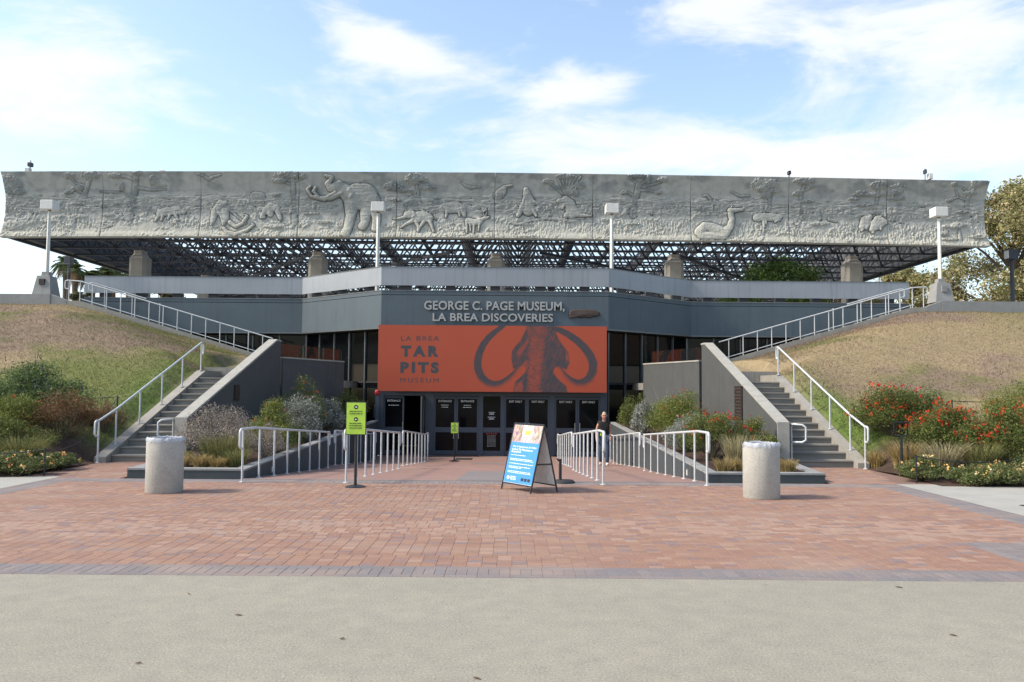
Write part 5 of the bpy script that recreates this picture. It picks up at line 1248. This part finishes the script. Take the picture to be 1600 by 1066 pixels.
# left planter
shrub('dried_shrub', 'dry greyish pink shrub at the front of the left planter', -5.55, 17.5, .15, 1.7, 1.7, 1.15, 'dried', 16000, .016, .35, 34, seed=2, shell=.3)
shrub('dried_shrub', 'dry pale low shrub behind the first ramp posts on the left', -4.75, 18.3, .15, .8, 1.4, .72, 'dried', 7000, .015, .35, 20, seed=31, shell=.3)
shrub('flowering_shrub', 'green shrub with few red flowers in the left planter', -5.0, 19.7, .18, 1.15, 1.4, 1.15, 'ygreen', 13000, .02, .4, 26, ORF, 10, .016, seed=3)
shrub('sage_shrub', 'silvery grey sage shrub in the middle of the left planter', -5.1, 22.3, .2, 1.3, 1.6, 1.18, 'sage', 12000, .024, .5, 30, seed=4, shell=.35)
shrub('flowering_shrub', 'dark green shrub with orange flowers against the left wall', -5.6, 24.6, .25, 1.5, 1.5, 1.62, 'ygreen', 14000, .022, .4, 26, ORF, 26, .018, seed=5)
shrub('sage_shrub', 'silvery sage shrub beside the lime sign in the left planter', -4.95, 25.2, .25, 1.0, 1.6, 1.05, 'sage', 9000, .026, .5, 24, seed=6, shell=.35)
shrub('leafy_shrub', 'dark green shrub at the far end of the left planter', -5.0, 28.7, .3, 1.3, 1.8, 1.25, 'green', 11000, .026, .42, 24, seed=7)
# right planter
shrub('leafy_shrub', 'green shrub at the far end of the right planter', 4.95, 28.6, .3, 1.2, 1.8, 1.25, 'green', 10000, .026, .42, 24, seed=8)
shrub('sage_shrub', 'silvery grey sage shrub near the doors in the right planter', 4.85, 26.2, .25, .9, 1.3, 1.1, 'sage', 8000, .026, .5, 24, seed=9, shell=.35)
shrub('flowering_shrub', 'broad green shrub with orange flowers in the right planter', 5.45, 23.4, .25, 1.9, 2.2, 1.35, 'ygreen', 22000, .022, .4, 36, ORF, 22, .018, seed=10)
shrub('wispy_shrub', 'tall wispy white stalks behind the green shrub at right', 5.5, 25.3, .5, 1.2, .8, .8, 'sage', 1200, .018, .3, 10, seed=12, shell=.2, spikes=(9, .55, .018, (.5, .5, .46)))
shrub('sage_shrub', 'pale grey sage shrub in the middle of the right planter', 4.95, 20.3, .2, 1.1, 1.4, .95, 'sage', 11000, .02, .5, 26, seed=13, shell=.35)
shrub('flowering_shrub', 'red flowered green shrub behind the near right ramp rail', 5.15, 18.5, .18, 1.55, 1.5, 1.0, 'green', 18000, .02, .4, 32, REDF, 50, .024, seed=14)
shrub('leafy_shrub', 'small green shrub with red blooms beside the right sloping wall', 6.15, 18.6, .2, .85, .9, .85, 'ygreen', 7000, .018, .4, 18, REDF, 7, .016, seed=15)
for i, (x, y, h, w_) in enumerate(((-5.75, 16.15, .34, .40), (-5.35, 16.1, .36, .42), (-5.0, 16.05, .30, .36), (-4.72, 16.25, .48, .5), (-5.9, 16.5, .42, .4))):
    grass('grass_tuft', ('leftmost', 'second from left', 'middle', 'tallest rightmost', 'rear')[i] + ' golden grass tuft along the front of the left planter', x, y, .12, w_, w_, h, 420, GOLD if i < 3 else OLIVE, 40 + i, 'grass tufts in the planters')
grass('tall_grass', 'tall olive grass before the dry shrub in the left planter', -5.15, 16.75, .13, 1.4, .5, .78, 900, OLIVE, 60, 'grass tufts in the planters', .005, .2)
for i, (x, y, h, w_) in enumerate(((4.8, 16.1, .36, .5), (5.2, 16.15, .38, .5), (6.05, 16.3, .34, .45), (5.55, 16.5, .40, .45))):
    grass('grass_tuft', ('golden grass tuft right of the near right ramp post', 'golden grass tuft just left of the right trash can', 'golden grass tuft beside the right wall end', 'golden grass tuft hidden behind the right trash can')[i], x, y, .12, w_, w_, h, 420, GOLD, 50 + i, 'grass tufts in the planters')
grass('tall_grass', 'tall pale dry grass left of the right trash can', 5.3, 17.0, .13, .8, .5, .85, 700, PALE, 61, 'grass tufts in the planters', .005, .15)
# beds at the foot of the slopes
B = lambda x, y: mz(x, y) - .03
shrub('salvia_shrub', 'tall green shrub with purple spikes below the left slope', -10.9, 19.9, B(-10.9, 19.9), 3.0, 1.8, 1.22, 'salvia', 26000, .028, .45, 44, seed=16, spikes=(60, .26, .022, (.075, .06, .10)))
shrub('leafy_shrub', 'yellow green shrub at the left picture edge', -10.5, 18.4, B(-10.5, 18.4), 1.9, 1.3, 1.08, 'ygreen', 15000, .022, .4, 28, REDF, 3, .02, seed=17)
shrub('rusty_shrub', 'rust coloured seeding shrub left of the left stairs', -9.45, 18.7, B(-9.45, 18.7), 2.0, 1.3, 1.02, 'rusty', 15000, .02, .35, 30, [(.26, .09, .04), (.30, .13, .06)], 40, .02, seed=18, shell=.3)
shrub('rusty_shrub', 'low brown shrub against the left stair cheek', -8.95, 19.6, B(-8.95, 19.6), .8, .9, .8, 'rusty', 5000, .018, .35, 18, seed=32, shell=.3)
shrub('leafy_shrub', 'dark green shrub between the left grasses', -9.9, 17.6, B(-9.9, 17.6), 1.6, .8, .8, 'green', 9000, .02, .4, 22, seed=33)
shrub('flowering_shrub', 'tall red flowered shrub beside the right stairs', 9.55, 19.2, B(9.55, 19.2), 2.1, 1.4, 1.2, 'green', 24000, .022, .4, 38, REDF, 90, .026, seed=19)
shrub('flowering_shrub', 'middle red flowered shrub of the right bed', 10.35, 18.1, B(10.35, 18.1), 2.0, 1.3, 1.0, 'green', 22000, .022, .4, 36, REDF, 90, .026, seed=20)
shrub('flowering_shrub', 'wide red flowered shrub toward the right picture edge', 11.2, 17.4, B(11.2, 17.4), 2.3, 1.3, 1.08, 'green', 26000, .022, .4, 40, REDF, 85, .026, seed=21)
shrub('leafy_shrub', 'green shrub between the two tallest red flowered shrubs', 10.2, 19.4, B(10.2, 19.4), 1.3, 1.1, 1.05, 'salvia', 9000, .022, .4, 24, seed=34)
shrub('rusty_shrub', 'olive and rust shrub cut by the right picture edge', 12.75, 19.3, B(12.75, 19.3), 2.2, 1.6, 1.3, 'ygreen', 18000, .022, .4, 34, [(.28, .10, .04)], 30, .02, seed=22)
for i, (x, y, w_, h, n) in enumerate(((-10.4, 16.9, 1.1, .85, 700), (-9.3, 16.9, 1.2, .80, 800), (-9.85, 16.6, .8, .65, 500))):
    grass('tall_grass', ('tall grass clump at the left picture edge', 'tall grass clump before the rust coloured shrub', 'middle tall grass clump in the left bed')[i], x, y, B(x, y), w_, .6, h, n, OLIVE, 70 + i, wd=.007)
for i, (x, y, w_, h, n, c) in enumerate(((9.0, 17.6, .7, .75, 600, GOLD), (9.55, 17.1, .9, .8, 700, PALE), (10.2, 16.9, .8, .75, 600, OLIVE), (8.75, 18.5, .4, .5, 300, GOLD))):
    grass('tall_grass', ('golden grass clump beside the sign frame in the right bed', 'pale tall grass clump behind the rope in the right bed', 'olive grass clump before the middle red shrub', 'small golden grass clump against the right stair cheek')[i], x, y, B(x, y), w_, .6, h, n, c, 80 + i, wd=.007)
def lantana(label, x, y, w_, dpt, h, n, nf, seed, cols=YELF):
    shrub('lantana', label, x, y, B(x, y), w_, dpt, h, 'lant', n, .018, .5, 40, cols, nf, .019, seed, 'low flowering ground cover', .35, r0=.26, cat='flower', cluster=9)
lantana('peach flowered ground cover at the left picture edge', -10.2, 15.7, 2.1, 1.0, .50, 17000, 46, 24, YELF + [(.55, .16, .07)])
lantana('yellow flowered ground cover before the left rope post', -8.9, 15.8, 1.6, 1.0, .42, 14000, 36, 25)
lantana('low peach flowered ground cover nearest the left stairs', -8.55, 16.9, .8, 1.2, .32, 7000, 14, 35)
lantana('cream flowered ground cover along the right rope fence', 10.6, 15.35, 2.3, 1.2, .58, 20000, 80, 26, YELF[:3])
lantana('small yellow flowered cushion beside the right rope post', 8.6, 16.0, 1.0, 1.0, .42, 8000, 20, 27, YELF[:3])
lantana('cream flowered ground cover at the right picture edge', 12.0, 15.35, 1.7, 1.1, .6, 12000, 44, 28, YELF[:3])
lantana('low green cushion with pale blooms right of the sign frame', 9.4, 15.35, 1.3, 1.0, .42, 11000, 26, 29, YELF[:3])

# ================================================================== TREES
def big_tree(name, label, x, y, z0, h, spread, pal, n, leaf, seed, trunk_r=.3, low=.25, group='trees beyond the terrace', m=70, shell=.4, flat=1.0, asp=.55):
    q = random.Random(seed); t = thing(name, label, 'tree', (x, y, z0), group=group)
    k = MB(); top = Vector((x + q.uniform(-.4, .4), y, z0 + h * .86)); mid = Vector((x + q.uniform(-.3, .3), y, z0 + h * .45))
    k.tube([(x, y, z0 - .2), mid, top], [trunk_r, trunk_r * .7, trunk_r * .2], 10); k.build('trunk', M['bark'], t, True)
    bl = []; lm = MB()
    for i in range(m):
        u = low + (1 - low) * q.random() ** .85; a = q.uniform(0, 6.283); env = math.sin(math.pi * min(1, max(.05, (u - low) / (1 - low) * .86 + .14))) ** .6; r = spread * env * q.uniform(.3, 1.0)
        c = Vector((x + math.cos(a) * r, y + math.sin(a) * r, z0 + h * u)); s = spread * q.uniform(.13, .26)
        bl.append((c.x, c.y, c.z, s, s, s * .75 * flat))
        if i % 3 == 0:
            b0 = Vector((x, y, z0 + h * max(low * .8, u - .28))); lm.tube([b0, b0.lerp(c, .55) + Vector((0, 0, .3)), c], [trunk_r * .38, trunk_r * .22, trunk_r * .07], 6)
    lm.build('limbs', M['bark'], t)['kind'] = 'stuff'
    V, F, c = leaf_cloud(bl, n, leaf, asp, PAL[pal], shell); np_obj('crown', V, F, M['leaf'], t, c)['kind'] = 'stuff'
    return t
big_tree('sycamore', 'large brownish green sycamore behind the right end of the roof', 35.6, 57, 3.5, 12.6, 6.6, 'syc', 70000, .105, 101, .4, .12, m=120, shell=.3)
big_tree('sycamore', 'second sycamore cut by the right picture edge', 45.0, 60, 3.0, 13.2, 6.3, 'syc', 36000, .12, 102, .42, .12, m=100, shell=.3)
big_tree('sycamore', 'low brown sycamore behind the right terrace lamp', 30.2, 62, 3.5, 7.2, 4.2, 'syc', 26000, .105, 103, .25, .1, m=60, shell=.3)
big_tree('pine', 'grey green pine beyond the right end of the parapet', 31.5, 78, 3.0, 10.2, 4.2, 'pine', 14000, .13, 104, .3, .35, m=50, flat=.6)
big_tree('atrium_tree', 'dense bright green tree under the right half of the roof lattice', 16.6, 49.5, 3.2, 6.2, 4.3, 'atrium', 36000, .10, 105, .25, .1, m=90, asp=.35)
big_tree('atrium_tree', 'small green tree seen under the parapet left of centre', -12.5, 52, 3.5, 3.3, 2.5, 'atrium', 8000, .10, 106, .18, .1, m=40); big_tree('atrium_tree', 'small green tree under the lattice behind the entrance', -1.5, 56, 3.5, 3.6, 2.6, 'atrium', 8000, .10, 107, .18, .1, m=40)
big_tree('atrium_tree', 'small dark tree near the right columns', 9.5, 58, 3.5, 4.6, 2.6, 'pine', 9000, .10, 108, .18, .1, m=40)
big_tree('round_bush', 'dark round bush behind the top of the left stairs', -27.5, 54, 4.8, 3.2, 1.3, 'pine', 6000, .08, 109, .12, .1, m=30); big_tree('dark_tree', 'dark bushy tree behind the left end of the parapet', -25.0, 60, 4.5, 5.2, 2.6, 'pine', 12000, .11, 110, .2, .2, m=44)
def palm(label, x, y, z0, h, seed, n=46, L=.95):
    q = random.Random(seed); t = thing('palm_tree', label, 'palm tree', (x, y, z0), group='palms beyond the terrace')
    MB().tube([(x, y, z0 - .2), (x + .1, y, z0 + h * .5), (x, y, z0 + h)], [.24, .19, .2], 10).build('trunk', M['palmbark'], t, True)
    V, F, c = [], [], []
    for i in range(n):
        a = q.uniform(0, 6.283); e = q.uniform(-1.1, 1.1); d = Vector((math.cos(a) * math.cos(e), math.sin(a) * math.cos(e), math.sin(e))); p = Vector((x, y, z0 + h)); dead = e < -.45
        col = (.20, .14, .075) if dead else (.085, .115, .04)
        rib = [p + d * L * u + Vector((0, 0, -.55 * L * u * u)) for u in (0, .3, .6, .8, 1.0)]; sd = d.cross(Vector((0, 0, 1))).normalized()
        for j in range(5):
            for w2 in (-1, 1):
                for kk in range(4):
                    u = min(1, (j + kk / 4) / 5 + .15); r0 = p + d * L * u + Vector((0, 0, -.55 * L * u * u)); tip = r0 + sd * w2 * L * .38 * math.sin(math.pi * min(.95, u * .9 + .1)) + d * L * .2 + Vector((0, 0, -.15 * L)); e2 = Vector((0, 0, 1)) * .035
                    b0 = len(V); V += [r0 - e2, r0 + e2, tip]; F.append((b0, b0 + 1, b0 + 2)); f = q.uniform(.7, 1.3); c += [[v * f for v in col]] * 3
    np_obj('fronds', [tuple(v) for v in V], np.array(F), M['leaf'], t, np.array(c))['kind'] = 'stuff'
for i, (px, py, Y) in enumerate(((97, 408, 62), (112, 420, 60), (158, 424, 64), (172, 416, 66), (196, 428, 70), (140, 430, 62))):
    x = (px - 800) / 1291 * Y + .65; z = 1.7 + (603 - py) / 1291 * Y
    palm(('tallest palm left of the left stair top', 'slim palm behind the left stair rail', 'palm left of the leftmost column pair', 'palm just under the left roof edge', 'palm nearest the leftmost roof column', 'short palm behind the left parapet end')[i], x, Y, 3.5, z - 3.5, 200 + i)

# ================================================================== PERSON
def skin(name, verts, edges, radii, material, parent, sub=2, root=0):
    me = bpy.data.meshes.new(name); me.from_pydata(verts, edges, []); o = bpy.data.objects.new(name, me); C.objects.link(o)
    md = o.modifiers.new('s', 'SKIN'); md.use_smooth_shade = True
    for i, r in enumerate(radii): me.skin_vertices[0].data[i].radius = (r, r) if not isinstance(r, tuple) else r
    me.skin_vertices[0].data[root].use_root = True
    sb = o.modifiers.new('b', 'SUBSURF'); sb.levels = sub; sb.render_levels = sub
    bpy.context.view_layer.update()
    m2 = bpy.data.meshes.new_from_object(o.evaluated_get(bpy.context.evaluated_depsgraph_get())); bpy.data.objects.remove(o)
    m2.materials.clear(); m2.materials.append(material); m2.name = name
    o2 = bpy.data.objects.new(name, m2); link(o2, parent); o2.data.polygons.foreach_set('use_smooth', np.ones(len(m2.polygons), dtype=bool)); return o2
M['skin'] = plain('skin', (.52, .27, .19), .55); M['blond'] = plain('blond_hair', (.52, .40, .24), .6); M['tee'] = plain('black_cotton', (.012, .012, .013), .85); M['denim'] = plain('denim', (.035, .055, .095), .85); M['sole'] = plain('white_shoe', (.62, .62, .62), .6)
py_, px_ = 25.1, (944 - 800) / 1291 * 25.1 + .65
person = thing('person', 'person in black sleeveless top and jeans walking up the ramp looking down', 'person', (px_, py_, rz(py_)), local=True)
Hh = 1.58 / 1.70
def S(p): return tuple(c * Hh for c in p)
# facing the camera (-Y): own right side is -X in the picture
J = {'pel': (0, 0, .92), 'wst': (0, -.01, 1.06), 'chs': (0, -.02, 1.27), 'nck': (0, -.03, 1.43), 'neck2': (0, -.06, 1.49), 'hd0': (0, -.09, 1.54), 'hd1': (0, -.12, 1.60), 'hd2': (0, -.11, 1.67),
     'shR': (-.17, -.01, 1.38), 'elR': (-.24, .03, 1.11), 'wrR': (-.25, -.05, .88), 'shL': (.17, -.01, 1.38), 'elL': (.22, .06, 1.11), 'wrL': (.20, -.12, .95),
     'hpR': (-.09, 0, .88), 'knR': (-.085, .0, .49), 'anR': (-.09, .14, .10), 'hpL': (.09, 0, .88), 'knL': (.10, -.12, .50), 'anL': (.09, -.16, .09), 'toR': (-.095, .06, .03), 'toL': (.10, -.30, .05)}
RD = {'pel': .12, 'wst': .105, 'chs': .125, 'nck': .058, 'neck2': .052, 'hd0': .066, 'hd1': .082, 'hd2': .066, 'shR': .055, 'elR': .04, 'wrR': .027, 'shL': .055, 'elL': .04, 'wrL': .027, 'hpR': .088, 'knR': .058, 'anR': .038, 'hpL': .088, 'knL': .058, 'anL': .038, 'toR': .034, 'toL': .034}
names = list(J); ED = [('pel', 'wst'), ('wst', 'chs'), ('chs', 'nck'), ('nck', 'neck2'), ('neck2', 'hd0'), ('hd0', 'hd1'), ('hd1', 'hd2'), ('chs', 'shR'), ('shR', 'elR'), ('elR', 'wrR'), ('chs', 'shL'), ('shL', 'elL'), ('elL', 'wrL'), ('pel', 'hpR'), ('hpR', 'knR'), ('knR', 'anR'), ('anR', 'toR'), ('pel', 'hpL'), ('hpL', 'knL'), ('knL', 'anL'), ('anL', 'toL')]
vs = [S(J[n]) for n in names]; ed = [(names.index(a), names.index(b)) for a, b in ED]; rr = [RD[n] * Hh for n in names]
for wr, sg in (('wrR', -1), ('wrL', 1)):      # palm, four fingers and a thumb
    wpt = Vector(J[wr]); base = names.index(wr); dn = Vector((0, -.25, -1)).normalized()
    palm_ = wpt + dn * .055; vs.append(S(palm_)); rr.append(.028); ip = len(vs) - 1; ed.append((base, ip))
    for k, (off, ln) in enumerate(((-.030, .060), (-.010, .070), (.010, .066), (.030, .052))):
        a = palm_ + dn * .035 + Vector((0, off, 0)); b = a + dn * ln * .55 + Vector((-sg * .008, 0, 0)); c = b + dn * ln * .45 + Vector((-sg * .022, 0, 0))
        i0 = len(vs); vs += [S(a), S(b), S(c)]; rr += [.0095, .009, .0075]; ed += [(ip, i0), (i0, i0 + 1), (i0 + 1, i0 + 2)]
    a = wpt + dn * .045 + Vector((0, -.038, 0)); b = a + dn * .035 + Vector((-sg * .01, -.012, 0)); i0 = len(vs); vs += [S(a), S(b)]; rr += [.011, .009]; ed += [(ip, i0), (i0, i0 + 1)]
skin('body', vs, ed, rr, M['skin'], person)
sub_ = ['pel', 'wst', 'chs', 'nck', 'shR', 'shL']; e2 = [('pel', 'wst'), ('wst', 'chs'), ('chs', 'nck'), ('chs', 'shR'), ('chs', 'shL')]
tv = [S(J[n]) for n in sub_] + [S((-.19, -.008, 1.345)), S((.19, -.008, 1.345))]
skin('sleeveless_top', tv, [(sub_.index(a), sub_.index(b)) for a, b in e2] + [(4, 6), (5, 7)], [(.162 * Hh, .125 * Hh), (.14 * Hh, .115 * Hh), (.165 * Hh, .13 * Hh), .07 * Hh, .075 * Hh, .075 * Hh, .062, .062], M['tee'], person)
jn = ['pel', 'hpR', 'knR', 'anR', 'hpL', 'knL', 'anL']; je = [('pel', 'hpR'), ('hpR', 'knR'), ('knR', 'anR'), ('pel', 'hpL'), ('hpL', 'knL'), ('knL', 'anL')]
skin('jeans', [S(J[n]) for n in jn], [(jn.index(a), jn.index(b)) for a, b in je], [.14, .105, .075, .062, .105, .075, .062], M['denim'], person)
for a, b in (('anR', 'toR'), ('anL', 'toL')):
    p, q = Vector(J[a]), Vector(J[b]); skin('shoe', [S((p.x, p.y + .03, p.z - .03)), S((p.x, (p.y + q.y) / 2, q.z + .015)), S((q.x, q.y, q.z))], [(0, 1), (1, 2)], [.048, .05, .042], M['sole'], person)
skin('hair', [S((0, -.05, 1.60)), S((0, -.075, 1.685)), S((0, -.135, 1.70)), S((0, -.03, 1.705)), S((.0, -.01, 1.735))], [(0, 1), (1, 2), (1, 3), (3, 4)], [.078, .074, .055, .04, .024], M['blond'], person)
fc = MB(); fy = -.205
for a, b, c, d_ in ((-.055, -.008, 1.612, 1.638), (.008, .055, 1.612, 1.638), (-.008, .008, 1.628, 1.634)): fc.box(a * Hh, b * Hh, (fy - .003) * Hh, (fy + .02) * Hh, c * Hh, d_ * Hh)
fc.build('sunglasses', M['black'], person); MB().tube([S((0, -.195, 1.615)), S((0, -.218, 1.578)), S((0, -.195, 1.572))], [.008, .014, .006], 8).build('nose', M['skin'], person, True)
MB().tube([S((-.024, -.192, 1.548)), S((0, -.200, 1.546)), S((.024, -.192, 1.548))], .006, 6).build('mouth', M['red'], person)
for sg in (-1, 1): MB().tube([S((sg * .083, -.10, 1.645)), S((sg * .093, -.09, 1.62)), S((sg * .082, -.10, 1.585))], [.008, .014, .008], 6).build('ear', M['skin'], person, True)
MB().bbox((.135) * -Hh, -.09 * Hh, -.16 * Hh, -.13 * Hh, .97 * Hh, 1.05 * Hh, .01).build('badge', M['lime'], person)

# ================================================================== FALLEN LEAVES
M['deadleaf'] = mat('dead_leaf', (.19, .13, .08), (.12, .08, .05), scale=60, rough=.9)
LV = [(620 / 2.667, 720 + 820 / 2.667, 'largest'), (1022 / 2.667, 720 + 626 / 2.667, 'long'), (815 / 2.667, 720 + 540 / 2.667, 'thin'), (1450 / 2.667, 720 + 722 / 2.667, 'dark'), (1000 + 1062 / 2.667, 720 + 514 / 2.667, 'right'), (1000 + 1280 / 2.667, 720 + 708 / 2.667, 'far right'), (750, 1050, 'front'), (1025 / 2.667, 720 + 908 / 2.667, 'nearest')]
LB = ['largest brown fallen leaf on the left of the concrete', 'curled brown leaf left of centre on the concrete', 'thin brown leaf near the brick edge at left', 'small dark leaf left of the picture centre', 'dark leaf near the brick edge at right', 'small dark leaf at right on the concrete', 'thin dark leaf at the bottom centre', 'small leaf at the bottom left edge of the picture']
for (px, py, _), lb in zip(LV, LB):
    Y = 2195 / (py - 607.5 - (px - 800) * .00785); X = (px - 800) / 1291 * Y + .65; a = rnd.uniform(0, 3.14); L = rnd.uniform(.02, .036)
    k = MB(); pts = [(-1, 0, .004), (-.4, .35, .010), (.4, .3, .012), (1, 0, .006), (.4, -.3, .011), (-.4, -.35, .009), (0, 0, .004)]
    k.add([(X + L * (p * math.cos(a) - q * math.sin(a)), Y + L * (p * math.sin(a) + q * math.cos(a)), z) for p, q, z in pts], [(i, (i + 1) % 6, 6) for i in range(6)])
    tag(k.build('fallen_leaf', M['deadleaf']), lb, 'leaf', 'fallen leaves on the concrete')
